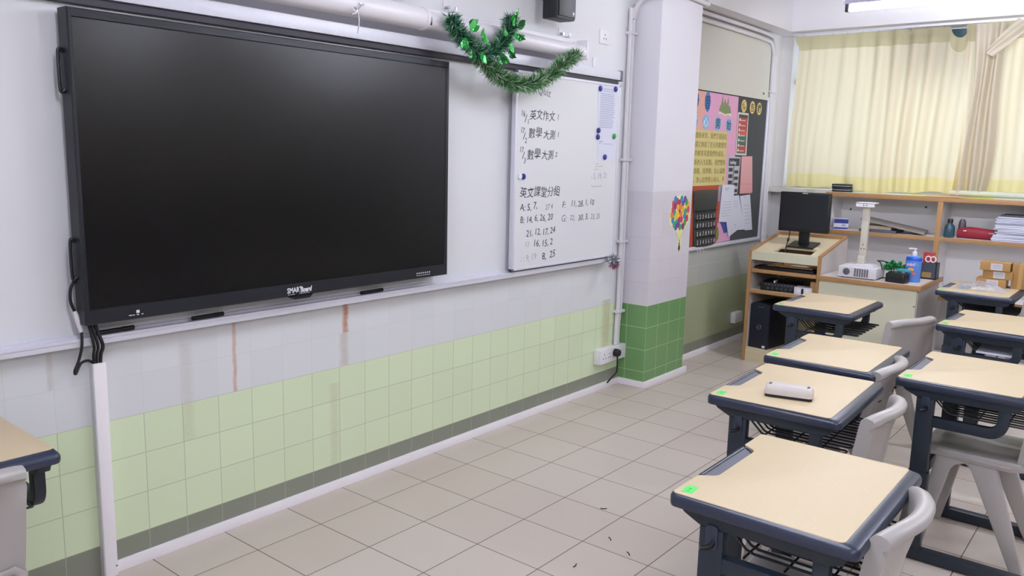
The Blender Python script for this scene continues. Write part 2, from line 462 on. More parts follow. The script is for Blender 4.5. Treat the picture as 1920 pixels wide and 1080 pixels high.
# ------------------------------------------------------------------ long sliding whiteboard
wb = thing('whiteboard', 'long white wall board with metal rails and chalk ledge behind the big black display', 'whiteboard', (0, 0, 0))
MB().box(-1.9, 3.09, -0.016, 0, 0.89, 1.99).build('board_surface', M['board'], wb)
b = MB().box(-1.9, 3.075, -0.06, 0, 1.996, 2.05, 0.004)
b.build('top_rail', M['alu'], wb)
MB().box(3.075, 3.10, -0.062, 0, 1.990, 2.055, 0.003).build('rail_end_cap', M['tray'], wb)
MB().box(-1.9, 3.07, -0.045, 0, 1.972, 1.997).build('rail_shadow_strip', M['dark_gap'], wb)  # dark box standing in for the shadow under the top rail
MB().box(3.078, 3.095, -0.05, 0, 0.89, 1.99, 0.003).build('end_post', M['alu'], wb)
b = MB().box(-1.9, 3.085, -0.055, 0, 0.862, 0.89, 0.004).box(-1.9, 3.085, -0.03, 0, 0.889, 0.899)
b.box(-1.9, 3.085, -0.058, -0.053, 0.882, 0.891)
b.build('chalk_ledge', M['alu'], wb)

# small sliding board with writing
sb = thing('sliding_whiteboard', 'small sliding whiteboard covered in handwriting right of the black display', 'whiteboard', (0, 0, 0))
MB().box(2.045, 3.070, -0.066, -0.046, 0.905, 1.955).build('board_panel', M['board'], sb)
b = MB()
for q in ((2.035, 2.05, 0.90, 1.967), (3.055, 3.072, 0.90, 1.967)): b.box(q[0], q[1], -0.07, -0.042, q[2], q[3], 0.002)
b.box(2.035, 3.07, -0.07, -0.042, 1.952, 1.967, 0.002); b.box(2.035, 3.07, -0.07, -0.042, 0.90, 0.912, 0.002)
b.build('board_frame', M['alu'], sb)
MB().box(2.04, 3.07, -0.064, -0.042, 0.893, 0.900).build('glide_strip', M['dark_gap'], sb)
BY = -0.0664
def write(items, m, name='handwriting', size_j=0.004):
    for s, x, z, size, sx in items:
        b = MB(); text_bm(b, s, size, TY(x, BY, z, random.uniform(-.02, .03)), 0.0003, sx=sx, shear=0.12, jitter=size_j*size/0.06)
        b.build(name, m, sb, 0)
write([('/1', 2.10, 1.848, .06, .9), ('Quiz', 2.222, 1.852, .062, 1.0)], M['ink_faint'])
write([('16', 2.084, 1.728, .046, .8), ('/', 2.116, 1.702, .062, 1.0), ('1', 2.140, 1.692, .04, .8), ('英文作文', 2.158, 1.722, .058, 1.0), ('1', 2.412, 1.722, .045, .8)], M['ink'])
write([('17', 2.082, 1.640, .044, .8), ('/', 2.106, 1.608, .060, 1.0), ('2', 2.122, 1.592, .040, .9), ('數學', 2.150, 1.625, .062, 1.0), ('大測', 2.285, 1.622, .056, 1.0), ('1', 2.418, 1.625, .045, .8)], M['ink'])
write([('17', 2.078, 1.536, .044, .8), ('/', 2.102, 1.504, .060, 1.0), ('3', 2.116, 1.484, .042, .9), ('數學', 2.143, 1.508, .062, 1.0), ('大測', 2.275, 1.508, .056, 1.0), ('2', 2.404, 1.518, .038, 1.0)], M['ink'])
write([('英文課堂分組', 2.088, 1.302, .062, 1.0)], M['ink'])
write([('A: 5, 7,', 2.095, 1.226, .054, 1.0), ('F:', 2.488, 1.231, .052, 1.0), ('11, 28, 1, 10', 2.575, 1.230, .052, .95)], M['ink'])
write([('27 4', 2.325, 1.226, .044, .9), ('G:', 2.482, 1.150, .058, 1.0), ('22,', 2.570, 1.150, .044, 1.0), ('23, 25', 2.79, 1.150, .046, .9)], M['ink_faint'])
write([('B: 14, 6, 26, 20', 2.098, 1.158, .052, .96), ('30, 3,', 2.655, 1.150, .050, 1.0)], M['ink'])
write([('21, 12, 17, 24', 2.155, 1.083, .052, .95)], M['ink'])
write([('16, 15, 2', 2.22, 1.018, .054, .98)], M['ink'])
write([('8,  25', 2.305, 0.945, .058, .98)], M['ink'])
write([('13', 2.145, 1.026, .044, .9), (': : 9, 19', 2.11, 0.948, .050, .95), (', 5, 19, 21', 2.78, 1.395, .052, .85), ('三一', 2.81, 1.45, .05, .9), ('~~~~', 2.78, 1.335, .05, 1.0)], M['ink_ghost'])
for (x, z, m, lab) in ((2.836, 1.929, 'mag_blue', 'blue round magnet at top left corner of the printed notice'), (3.006, 1.937, 'mag_blue', 'blue round magnet at top right corner of the printed notice'),
                  (2.833, 1.682, 'mag_blue', 'upper blue round magnet of the pair left of the notice'), (2.829, 1.643, 'mag_blue', 'lower blue round magnet of the pair left of the notice'),
                  (3.013, 1.653, 'mag_green', 'green round magnet on the right edge of the notice'), (2.915, 1.524, 'mag_blue', 'blue round magnet low on the plain lower sheet'),
                  (2.115, 1.411, 'mag_blue', 'blue round magnet above the handwritten group list'), (2.083, 1.411, 'white_pl', 'white round magnet beside a blue one at board left edge')):
    mb = MB().lathe([(0.0145, 0), (0.0165, 0.002), (0.0165, 0.006), (0.014, 0.009), (0.008, 0.0102)], n=20)
    y0 = -0.0685 if x > 2.8 else -0.066
    tag(mb.build('magnet', M[m], None, 40, TY(x, y0, z)), lab, 'magnet', 'magnets on the small whiteboard')
# printed sheets on the board
def sheet(name, poly, y, m, label, cat, th=0.0008, group=None, lines=None, lm='paper_lines'):
    o = MB().prism(poly, y, y-th, 'y').build(name, M[m] if isinstance(m, str) else m, None, 0)
    tag(o, label, cat, group)
    if lines:
        b = MB()
        for x0, x1, z, h in lines: b.box(x0, x1, y-th-.0003, y-th, z, z+h)
        b.build('print', M[lm], o, 0)
    return o
L = [(2.88, 2.98, 1.928, .004), (2.87, 2.99, 1.916, .003)] + [(2.845, 2.845+random.uniform(.14, .17), 1.90-k*.0105, .0035) for k in range(20)]
sheet('notice_sheet', [(2.814, 1.948), (3.028, 1.958), (3.036, 1.67), (2.828, 1.636)], -0.0666, 'paper', 'printed white notice held by magnets on the small whiteboard', 'notice', lines=L)
L = [(2.85, 2.89, 1.614, .005), (2.85, 2.87, 1.604, .004), (2.89, 3.0, 1.602, .003)]
sheet('notice_sheet', [(2.828, 1.648), (3.034, 1.652), (3.040, 1.502), (2.834, 1.501)], -0.0664, 'paper', 'plain white lower sheet tucked under the printed notice', 'notice', th=.0004, lines=L)

# ------------------------------------------------------------------ interactive display
tv = thing('interactive_display', 'large black interactive display mounted in front of the white wall board', 'display', (0, 0, 0))
X0, X1, Z0, Z1, YF, YB = -0.231, 1.483, 0.943, 1.950, -0.110, -0.042
b = MB()
out = [(X0, Z0), (X1, Z0), (X1, Z1), (X0, Z1)]
inn = [(X0+.016, Z0+.052), (X1-.020, Z0+.052), (X1-.020, Z1-.030), (X0+.016, Z1-.030)]
def quadloop(q, y, s=0.0): return [(q[0][0]+s, y, q[0][1]+s), (q[1][0]-s, y, q[1][1]+s), (q[2][0]-s, y, q[2][1]-s), (q[3][0]+s, y, q[3][1]-s)]
b.loft([quadloop(out, YB, .012), quadloop(out, YB-.004, 0), quadloop(out, YF+.004, 0), quadloop(out, YF, .004), quadloop(inn, YF, -.003), quadloop(inn, YF+.005, 0)], True, True, False)
b.build('bezel', M['tv'], tv, 30)
MB().box(inn[0][0]-.001, inn[1][0]+.001, YF+.0045, YF+.012, inn[0][1]-.001, inn[2][1]+.001).build('screen', M['screen'], tv, 0)
MB().box(X0+.02, X1-.03, YF-.0006, YF+.002, Z1-.0165, Z1-.0145).build('bezel_groove', M['black'], tv, 0)
MB().box(X0+.25, X1-.25, -0.043, -0.0165, Z0+.2, Z1-.2, .006).build('wall_mount', M['black'], tv)
for z in (1.758, 1.159):
    pts = smooth_path([(X0+.002, -0.062, z+.058), (X0-.008, -0.062, z+.066), (X0-.013, -0.062, z+.05), (X0-.013, -0.062, z-.05), (X0-.008, -0.062, z-.066), (X0+.002, -0.062, z-.058)], 5)
    MB().tube(pts, .0055, 8).build('handle', M['tv'], tv)
b = MB(); text_bm(b, 'SMART', .030, TY(.553, YF-.0004, .958, .02), .0004, sx=.78, bold=.0006); b.build('logo', M['print_w'], tv, 0)
b = MB(); text_bm(b, 'Board', .028, TY(.616, YF-.0004, .957, .02), .0004, sx=.80, shear=.25, bold=.0012)
b.box(.556, .590, YF-.0008, YF, .9515, .9528).box(.612, .662, YF-.0008, YF, .9515, .9528); b.build('logo', M['print_w'], tv, 0)
b = MB().prism([(.56, .943), (.68, .943), (.665, .930), (.59, .930)], YF+.001, YF+.03, 'y'); b.build('sensor_bar', M['black'], tv, 0)
b = MB()
for k in range(7):
    b.disc((1.276+k*.0135, YF, .968), .0034, 'y', .0012, 10); b.box(1.272+k*.0135, 1.281+k*.0135, YF-.0005, YF, .956, .9585)
b.build('button_row', M['print_w'], tv, 0)
b = MB().box(-.062, -.051, YF-.0008, YF, .964, .974)
for x0, x1 in ((-.088, -.076), (-.073, -.068), (-.061, -.053), (-.044, -.038)): b.box(x0, x1, YF-.0006, YF, .957, .9598)
b.build('port_labels', M['print_w'], tv, 0)
b = MB().box(-.086, -.077, YF-.0006, YF, .964, .967).box(-.073, -.067, YF-.0006, YF, .965, .968).box(-.046, -.036, YF-.0006, YF, .967, .972)
b.build('port_sockets', M['black'], tv, 0)

# ------------------------------------------------------------------ display cables and trunking
c = thing('power_cable', 'black cable with white inline connector hanging left of the display', 'cable', (0, 0, 0))
MB().tube(smooth_path([(-.235, -.05, 1.085), (-.248, -.052, 1.06), (-.25, -.052, 1.02), (-.24, -.054, 0.985)]), .0052).build('cord', M['rubber'], c)
MB().tube(smooth_path([(-.240, -.055, .987), (-.232, -.058, .95), (-.226, -.061, .915)]), [.0052, .006, .0066, .007, .008, .009, .0095, .0098, .0098, .0095, .009, .0085, .008, .0075, .007, .0065, .006][:17]).build('connector', M['white_pl'], c)
MB().tube(smooth_path([(-.226, -.062, .917), (-.228, -.064, .87), (-.237, -.055, .82), (-.250, -.05, .785), (-.243, -.04, .772), (-.222, -.03, .800), (-.198, -.022, .805), (-.178, -.015, .795), (-.168, -.014, .775)]), .0048).build('cord', M['rubber'], c)
for k, (dx, mm, lab) in enumerate(((0.0, 'rubber', 'leftmost black signal cable running from display into trunking'), (.010, 'black', 'middle black signal cable running from display into trunking'), (.022, 'rubber', 'thick right black signal cable running from display into trunking'))):
    pts = smooth_path([(-.205+dx, -.05, .965), (-.199+dx, -.066, .915), (-.190+dx*1.3, -.066, .86), (-.178+dx*1.1, -.03, .82), (-.172+dx, -.013, .77)])
    tag(MB().tube(pts, .0062 if k == 2 else .0048).build('signal_cable', M[mm]), lab, 'cable', 'signal cables under the display')
tr = thing('cable_trunking', 'white vertical plastic cable trunking on tiles below the display', 'trunking', (0, 0, 0))
b = MB().box(-.181, -.137, -.030, 0, 0.0, .790, .003); b.build('channel', M['skirt'], tr)
MB().box(-.1835, -.181, -.026, 0, 0, .788).build('channel_shadow_strip', M['conduit'], tr)  # grey strip painting the shadow along the channel's left side
MB().box(-.145, -.139, -.0312, -.030, .036, .040, mtx=Matrix.Translation((0, 0, 0))).build('seam', M['dark_gap'], tr)

# ------------------------------------------------------------------ roll-up screen over the board
ps = thing('projector_screen', 'white roll-up projector screen casing hung above the white board', 'projector screen', (0, 0, 0))
b = MB().tube([(-1.9, -.115, 2.118), (1.30, -.115, 2.118)], .047, 24); b.build('casing', M['white_pl'], ps)
b = MB().tube([(1.30, -.115, 2.116), (2.555, -.115, 2.104)], .040, 24); b.build('casing', M['white_pl'], ps)
b = MB().tube([(1.285, -.115, 2.118), (1.305, -.115, 2.118)], .050, 24); b.build('joint_ring', M['white_pl'], ps)
b = MB().box(-1.9, 2.56, -.085, -.06, 2.128, 2.175, .003); b.build('back_rail', M['white_pl'], ps)
b = MB().box(2.553, 2.566, -.158, -.06, 2.062, 2.172, .004); b.build('end_cap', M['white_pl'], ps)
b = MB().box(1.312, 1.316, -.158, -.150, 2.09, 2.125); b.build('pull_slot', M['dark_gap'], ps)
for x, z, lab in ((1.262, 2.215, 'bracket above display right of the silver wire'), (1.56, 2.20, 'bracket above the left end of the green garland'), (2.50, 2.195, 'bracket near the right end of the screen casing')):
    h = thing('wall_bracket', 'small metal wall '+lab, 'bracket', (x, 0, z), 0, 'brackets holding the screen casing')
    MB().box(-.014, .014, -.006, 0, -.01, .045, .002).build('plate', M['white_pl'], h)
    MB().box(-.010, .010, -.075, 0, -.012, -.004, .002).build('arm', M['alu'], h)
    MB().tube([(0, -.004, .012), (0, -.030, .012)], .008, 10).build('bolt', M['chrome'], h)
    MB().tube([(.016, -.06, -.004), (.016, -.06, .012)], .006, 10).build('bolt', M['chrome'], h)
b = MB()
for pts in ([(.88, -.165, 2.0), (.885, -.168, 2.05), (.875, -.168, 2.09), (.86, -.17, 2.10)], [(.876, -.168, 2.09), (.90, -.168, 2.115), (.915, -.165, 2.118)], [(.876, -.168, 2.085), (.85, -.17, 2.088)], [(.876, -.168, 2.09), (.862, -.17, 2.075), (.846, -.17, 2.072)], [(.90, -.168, 2.113), (.888, -.168, 2.122)]):
    b.tube(smooth_path(pts, 4), .0022, 5)
tag(b.build('tinsel_wire', M['tinsel3']), 'bent silver wire scrap caught on the screen casing', 'wire')

# ------------------------------------------------------------------ garlands
def tinsel(mb, path, n, r, w=.0022, seed=1):
    rnd = random.Random(seed)
    for i in range(n):
        f = rnd.random()*(len(path)-1.001); k = int(f); p = path[k].lerp(path[k+1], f-k)
        t = (path[k+1]-path[k]).normalized()
        d = Vector((rnd.gauss(0, 1), rnd.gauss(0, 1), rnd.gauss(0, 1))); d -= t*d.dot(t)*0.6
        d.normalize(); L = r*rnd.uniform(.55, 1.1)
        sd = d.cross(Vector((rnd.gauss(0, 1), rnd.gauss(0, 1), rnd.gauss(0, 1)))).normalized()*w
        c = p + d*L*.5 + Vector((0, 0, -.004*rnd.random()))
        q = p + d*L
        mb._faces([p-sd, p+sd, c+sd*.9, q, c-sd*.9], [(0, 1, 2, 3, 4)])
g1 = thing('garland', 'dark green garland with shiny foil leaves, upper of the two over the board', 'garland', (0, 0, 0))
path1 = smooth_path([(1.405, -.185, 2.135), (1.43, -.2, 2.085), (1.48, -.205, 2.045), (1.56, -.205, 2.005), (1.64, -.205, 1.998), (1.72, -.205, 2.035), (1.775, -.205, 2.09), (1.815, -.2, 2.145), (1.83, -.185, 2.185)])
b = MB(); tinsel(b, path1, 3000, .056, .0028, 3); b.build('tinsel', M['tinsel1'], g1, 0)
MB().tube(path1, .004, 6).build('core_wire', M['tinsel1'], g1)
def leafmesh(mb, c, d, ln, wd, up):
    d = Vector(d).normalized(); up = Vector(up); s = d.cross(up).normalized(); nrm = s.cross(d).normalized(); c = Vector(c)
    row = []
    for t, w in ((0, .05), (.18, .38), (.3, .34), (.48, .5), (.6, .4), (.75, .36), (.86, .22), (1, .0)):
        row.append((c+d*ln*t - s*wd*w + nrm*ln*.10*math.sin(t*3)*-1, c+d*ln*t + nrm*ln*.05, c+d*ln*t + s*wd*w + nrm*ln*-.10*math.sin(t*3)))
    vs = [p for r_ in row for p in r_]; fs = []
    for k in range(len(row)-1):
        for j in (0, 1): fs.append((3*k+j, 3*k+j+1, 3*k+j+4, 3*k+j+3))
    mb._faces(vs, fs)
b = MB()
rl = random.Random(5)
for (x, z, dx, dz) in ((1.47, 2.085, .1, 1), (1.475, 2.09, .5, .5), (1.45, 2.03, -.4, -1), (1.49, 1.995, .2, -1), (1.56, 1.985, .05, -1), (1.57, 2.05, -.4, .9), (1.60, 2.045, -.6, .9), (1.66, 1.985, .3, -.8), (1.69, 2.0, .5, -.7), (1.75, 2.02, .6, -1), (1.77, 2.05, .2, -1), (1.74, 2.10, -.8, .4), (1.79, 2.15, -.3, 1), (1.80, 2.17, .1, 1), (1.82, 2.14, .6, .3), (1.80, 2.11, .5, -.6), (1.70, 1.99, .6, -.2), (1.43, 2.05, -.2, -1), (1.81, 2.09, .9, .4)):
    for q in range(2):
        leafmesh(b, (x+rl.uniform(-.012, .012), -.240-rl.random()*.012, z+rl.uniform(-.012, .012)), (dx+rl.uniform(-.3, .3), -.25+rl.uniform(-.2, .2), dz+rl.uniform(-.3, .3)), rl.uniform(.042, .058), .034, (rl.uniform(-.3, .3), -1, rl.uniform(-.2, .5)))
b.build('foil_leaves', M['leaf'], g1, 0)
g2 = thing('garland', 'fluffy green and silver tinsel garland draped lower across the small whiteboard top', 'garland', (0, 0, 0))
path2 = smooth_path([(1.60, -.18, 1.995), (1.66, -.19, 1.945), (1.74, -.19, 1.908), (1.84, -.19, 1.882), (1.95, -.185, 1.880), (2.06, -.18, 1.900), (2.17, -.18, 1.943), (2.27, -.175, 1.995), (2.35, -.17, 2.04), (2.44, -.165, 2.078)])
b = MB(); tinsel(b, path2, 4200, .060, .0028, 9); b.build('tinsel', M['tinsel2'], g2, 0)
MB().tube(path2, .004, 6).build('core_wire', M['tinsel1'], g2)
pm = thing('tinsel_pompom', 'silver and plum tinsel tuft at the lower right corner of the small whiteboard', 'decoration', (3.02, -.10, .872))
b = MB(); tinsel(b, [Vector((-.02, 0, .012)), Vector((.03, 0, .008))], 420, .05, .0018, 4); b.build('silver_strands', M['tinsel3'], pm, 0)
b = MB(); tinsel(b, [Vector((-.015, 0, -.02)), Vector((.03, 0, -.022))], 260, .042, .0018, 6); b.build('plum_strands', M['tinsel4'], pm, 0)

# ------------------------------------------------------------------ wall fittings
sp = thing('loudspeaker', 'black wall loudspeaker above the white board near the column', 'speaker', (2.325, .012, 2.365), 0)
b = MB(); bz0, bz1 = -.115, .20
pr = [(-.088, -.165), (-.078, -.182), (.078, -.182), (.088, -.165), (.078, -.08), (-.078, -.08)]
b.prism(pr, bz0, bz1, 'z', .008); b.build('cabinet', M['tv'], sp)
MB().box(-.076, .076, -.188, -.181, bz0+.012, bz1-.012, .004).build('grille', M['black'], sp)
MB().box(.042, .065, -.1895, -.187, bz0+.022, bz0+.046).build('badge', M['tray'], sp)
MB().disc((.0535, -.1895, bz0+.034), .006, 'y', .001).build('badge_dot', M['print_w'], sp)
MB().box(-.03, .03, -.085, -.012, 0, .12).build('wall_bracket', M['black'], sp)
so = thing('wall_socket', 'white three-pin socket plate high on the wall above the small whiteboard', 'socket', (2.96, 0, 2.245))
MB().box(-.052, .052, -.008, 0, -.043, .043, .002).build('face_plate', M['white_pl'], so)
b = MB()
for x, z in ((0, .012), (-.012, -.010), (.012, -.010)): b.box(x-.003, x+.003, -.0085, -.0078, z-.005, z+.005)
b.build('pin_holes', M['dark_gap'], so, 0)
tag(MB().box(2.845, 2.880, -.006, 0, 2.06, 2.115, .001).build('adhesive_hook', M['white_pl']), 'tiny white adhesive hook under the high socket plate', 'hook')
ds = thing('wall_socket', 'white double socket block low beside the green column', 'socket', (3.155, 0, .235))
MB().box(-.165, .150, -.045, 0, -.048, .048, .004).build('back_box', M['white_pl'], ds)
MB().box(-.164, -.006, -.050, -.045, -.047, .047, .002).build('face_plate', M['white_pl'], ds)
MB().box(-.004, .149, -.050, -.045, -.047, .047, .002).build('face_plate', M['white_pl'], ds)
b = MB()
for x, z in ((-.11, .012), (-.125, -.012), (-.095, -.012), (-.05, .012), (-.062, -.012), (-.04, -.012), (.10, .01)): b.box(x-.003, x+.003, -.0505, -.0498, z-.005, z+.005)
b.build('pin_holes', M['dark_gap'], ds, 0)
pg = thing('power_plug', 'black power plug with cord in the double socket by the column', 'plug', (3.165, -.05, .245))
MB().lathe([(.018, 0), (.026, .004), (.026, .03), (.02, .04)], n=20, mtx=Matrix.Rotation(PI/2, 4, 'X')).build('plug_body', M['rubber'], pg)
MB().tube(smooth_path([(0, -.022, -.015), (.002, -.024, -.05), (.008, -.02, -.10), (.004, -.018, -.135), (-.025, -.004, -.165), (-.045, .02, -.205)]), .0055).build('cord', M['rubber'], pg)
ps2 = thing('wall_socket', 'white socket box low on the alcove wall left of the wooden lectern', 'socket', (5.10, -.03, .21))
MB().box(-.07, .08, -.04, 0, -.045, .045, .004).build('back_box', M['white_pl'], ps2)
MB().box(-.068, .078, -.044, -.04, -.043, .043, .002).build('face_plate', M['white_pl'], ps2)
# paired conduits
cp = thing('conduit_pair', 'pair of white conduits rising in the corner left of the column', 'pipe', (0, 0, 0))
for dx, r in ((0, .015), (.034, .011)):
    pts = smooth_path([(3.218+dx*.8, -.022, .285), (3.220+dx*.8, -.022, .42), (3.226+dx, -.024, .55)], 4)[:-1] + smooth_path([(3.226+dx, -.024, .55), (3.226+dx, -.024, 2.30), (3.236+dx*.9, -.026, 2.39), (3.268+dx*.7, -.04, 2.47), (3.285, -.09+dx*.2, 2.525-dx*.6), (3.288, -.15, 2.545-dx*.8), (3.286, -.26, 2.55-dx)], 6)
    MB().tube(pts, r, 10).build('pipe', M['conduit'], cp)
for z in (.51, .98, 1.51, 2.30):
    MB().box(3.198, 3.288, -.044, 0, z-.009, z+.009, .003).build('saddle_clip', M['conduit'], cp)
ca = thing('conduit_pair', 'pair of white conduits along the alcove ceiling bending down beside the window', 'pipe', (0, 0, 0))
for k, (dz, dy, dxx) in enumerate(((0, 0, 0), (.055, -.015, .045))):
    pts = smooth_path([(3.88, -.058+dy, 2.505+dz*.8), (4.6, -.058+dy, 2.505+dz*.8), (5.30+dxx, -.056+dy*.6, 2.50+dz*.8), (5.44+dxx, -.052, 2.475+dz*.5), (5.494+dxx, -.05, 2.40+dz*.2), (5.500+dxx, -.048, 2.30), (5.512+dxx, -.048, 1.5), (5.545+dxx, -.048, .80), (5.55+dxx, -.048, .25)], 6)
    MB().tube(pts, .016 if k == 0 else .015, 10).build('pipe', M['conduit'], ca)
for x, z in ((5.50, 2.10),): MB().box(x-.03, x+.075, -.068, -.03, z-.009, z+.009, .003).build('saddle_clip', M['conduit'], ca)
cc = thing('conduit_pair', 'pair of white conduits running across the top of the column face', 'pipe', (0, 0, 0))
for dz in (0, .045):
    MB().tube(smooth_path([(3.30, -.222, 2.56+dz), (3.60, -.222, 2.56+dz), (3.86, -.222, 2.555+dz), (3.885, -.215, 2.553+dz), (3.89, -.19, 2.55+dz*.6)], 5), .015, 10).build('pipe', M['conduit'], cc)
MB().box(3.46, 3.49, -.24, -.2, 2.54, 2.625, .003).build('saddle_clip', M['conduit'], cc)

# dark capped rods lying on the ledge under the display
for x, y, lab in ((-.105, -.042, 'black capped rod on the ledge beside the display cables'), (.245, -.040, 'black capped rod on the ledge under the left part of the display'), (1.06, -.040, 'black capped rod on the ledge under the right part of the display')):
    mk = thing('ledge_rod', lab, 'pen', (x, y, .9005), .03, 'dark rods on the ledge')
    MB().tube([(-.065, 0, 0), (.025, 0, 0)], .0075, 12).build('barrel', M['black'], mk)
    MB().tube([(.025, 0, 0), (.065, 0, 0)], .0082, 12).build('cap', M['rubber'], mk)

# ------------------------------------------------------------------ fluorescent lamps
lamp = thing('fluorescent_lamp', 'lit fluorescent batten lamp hanging near the window curtains', 'lamp', (4.2, -1.64, 2.495), 0, 'classroom batten lamps')
MB().box(-.045, .045, -.61, .61, .05, .10, .004).build('housing', M['white_pl'], lamp)
b = MB().prism([(-.075, .022), (-.045, .056), (.045, .056), (.075, .022), (.078, .024), (.047, .062), (-.047, .062), (-.078, .024)], -.60, .60, 'y'); b.build('reflector', mat('lilac_white_reflector', 'c9c6e2', 0.35, var=0), lamp, 0)
MB().tube([(0, -.585, 0), (0, .585, 0)], .014, 12).build('tube', M['tube_on'], lamp)
b = MB()
for y in (-.60, .60): b.box(-.014, .014, y-.012, y+.012, -.016, .05, .003)
b.build('lamp_holder', M['black'], lamp)
for y in (-.4, .4): MB().tube([(0, y, .10), (0, y, ZC-2.495)], .006, 8).build('hanger_rod', M['conduit'], lamp)
lspots = [((1.9, -1.64), 'lit batten lamp over the middle of the front desk row'), ((-.5, -1.64), 'added unseen batten lamp over the front left corner of the room'),
          ((4.2, -4.1), 'added unseen batten lamp by the window at the rear'), ((1.9, -4.1), 'added unseen batten lamp over the middle rear of the room'), ((-.5, -4.1), 'added unseen batten lamp over the rear left of the room'),
          ((-2.4, -4.1), 'added unseen batten lamp beside the left wall at the rear')]
for (x, y), lab in lspots:  # copies out of view; left and rear ones added for more light
    if lab: dup(lamp, (x, y, 2.495), 0, lab)

# ------------------------------------------------------------------ curtains
rail = MB().box(5.575, 5.605, -3.0, -.17, 2.555, 2.574, .002).build('curtain_rail', M['alu'])
tag(rail, 'thin metal curtain rail under the window beam', 'rail')
def pleat(y, z, top, seed, amp, wl):
    h = (top-z)
    ph = 2*PI*(y + .012*math.sin(3.1*h+seed) + .02*h*math.sin(7*y+seed) )/wl
    a = amp*(0.25+0.75*min(1, h/.14))
    fold = math.sin(ph)
    fold = math.copysign(abs(fold)**0.8, fold)
    return a*fold*(0.75+.35*math.sin(5.3*y+seed)) + .012*min(1, h)*math.sin(2*PI*y/(wl*2.7)+1.7*h+seed) + .006*math.sin(23*y+4*z+seed)
def curtain_grid(y0f, y1f, z0, z1, ny, nz, topf, seed, amp, wl, xoff=0.0, botf=None):
    rows = []
    for j in range(nz+1):
        v = j/nz; row = []
        for i in range(ny+1):
            u = i/ny
            zt = topf(u); zb = z0 + (botf(u) if botf else 0)
            z = zb + (min(z1, zt)-zb)*v if z1 <= 2.5 or True else z0
            y = y0f(z) + (y1f(z)-y0f(z))*u
            row.append((5.575 + xoff - pleat(y, z, 2.545, seed, amp, wl), y, z))
        rows.append(row)
    return rows
def grid_obj(rows, name, m, parent):
    b = MB(); n = len(rows[0])
    b._faces([p for r in rows for p in r], [(k*n+i, k*n+i+1, (k+1)*n+i+1, (k+1)*n+i) for k in range(len(rows)-1) for i in range(n-1)])
    return b.build(name, m, parent, 180)
def sag(y):
    d = (y+1.43)/.062
    return 2.545 - (.085*math.sqrt(max(0, 1-d*d)) if abs(d) < 1 else 0)
cl = thing('curtain', 'cream pleated curtain drawn across the left part of the window', 'curtain', (0, 0, 0), 0, 'window curtains')
def yl(z): return -.188 - (.052*(2.545-z)/.10 if z > 2.445 else .052 - .012*(2.445-z)/1.1 - .03*math.sin((2.445-z)*2.2)**2*0.6)
def yr(z): return -1.50 - .035*(2.545-z)/1.25
ytop = lambda u: sag(yl(2.545) + (yr(2.545)-yl(2.545))*u)
rows = curtain_grid(yl, yr, 1.302, 2.6, 200, 44, ytop, 1.3, .026, .128, botf=lambda u: .012*math.sin(u*9)+.006*math.sin(u*31))
grid_obj([r for r in rows if 1.40 < sum(p[2] for p in r)/len(r) < 2.452], 'fabric', M['curtain'], cl)
def band(rows, ya, yb, za, zb, dx):
    out = []
    for r in rows:
        rr = [(p[0]+dx, p[1], p[2]) for p in r]
        out.append(rr)
    return out
hz = [r for r in rows if 2.42 < sum(p[2] for p in r)/len(r)]
grid_obj(band(hz, 0, 0, 0, 0, .0), 'header_tape', M['curtain_head'], cl)
hb = [r for r in rows if sum(p[2] for p in r)/len(r) < 1.432]
grid_obj(band(hb, 0, 0, 0, 0, .0), 'hem', M['curtain_hem'], cl)
b = MB()
for k in range(11):
    y = -.26-.118*k; b.tube([(5.585, y, 2.56), (5.585, y, 2.53)], .002, 5)
b.build('hooks', M['chrome'], cl)
cr = thing('curtain', 'cream curtain gathered into thick folds at the right edge of the window view', 'curtain', (0, 0, 0), 0, 'window curtains')
def yl2(z): return -1.475 - .02*(2.545-z) - .03*math.sin((2.545-z)*2.6)
def yr2(z): return -2.95
rows2 = curtain_grid(yl2, yr2, 1.302, 2.6, 240, 40, lambda u: 2.55, 4.1, .022, .125, -.02)
grid_obj([r for r in rows2 if 1.40 < r[0][2] < 2.452], 'fabric', M['curtain'], cr)
grid_obj(band([r for r in rows2 if 2.42 < r[0][2]], 0, 0, 0, 0, .0), 'header_tape', M['curtain_head'], cr)
grid_obj(band([r for r in rows2 if r[0][2] < 1.435], 0, 0, 0, 0, .0), 'hem', M['curtain_hem'], cr)
# bunched folds in front
rows3 = []
NZ, NY = 40, 90
for j in range(NZ+1):
    v = j/NZ; z = 1.300 + (2.535-1.300)*v; h = 1-v; row = []
    for i in range(NY+1):
        u = i/NY
        wdt = .20*(1-.12*h) - .06*math.sin(h*PI)*0
        yc = -1.535 - .05*math.sin(h*2.2) + .03*h*h
        y = yc - wdt*u - .012*math.sin(h*6+u*3)
        a = .030*(.45+.55*min(1, h/.2))
        x = 5.515 - a*math.sin(2*PI*u*2.6 + .9*math.sin(h*3) + h*1.2) - .014*math.sin(2*PI*u*1.3+h*2) - .02*math.sin(PI*u)
        row.append((x, y, z))
    rows3.append(row)
grid_obj(rows3, 'gathered_folds', M['curtain_thick'], cr)
rows4 = []
for j in range(25):
    v = j/24; row = []
    c0 = Vector((5.49, -1.86+.10*v, 2.53)).lerp(Vector((5.455, -1.66, 2.31)), v)
    wd = .055*(1-.35*v)
    for i in range(17):
        u = i/16-.5
        row.append((c0.x - .035*math.cos(u*PI) - .010*math.sin(u*11+v*4), c0.y - u*wd*2*.85, c0.z - u*wd*1.0 - .02*math.sin(v*PI)))
    rows4.append(row)
grid_obj(rows4, 'twisted_fold', M['curtain_thick'], cr)

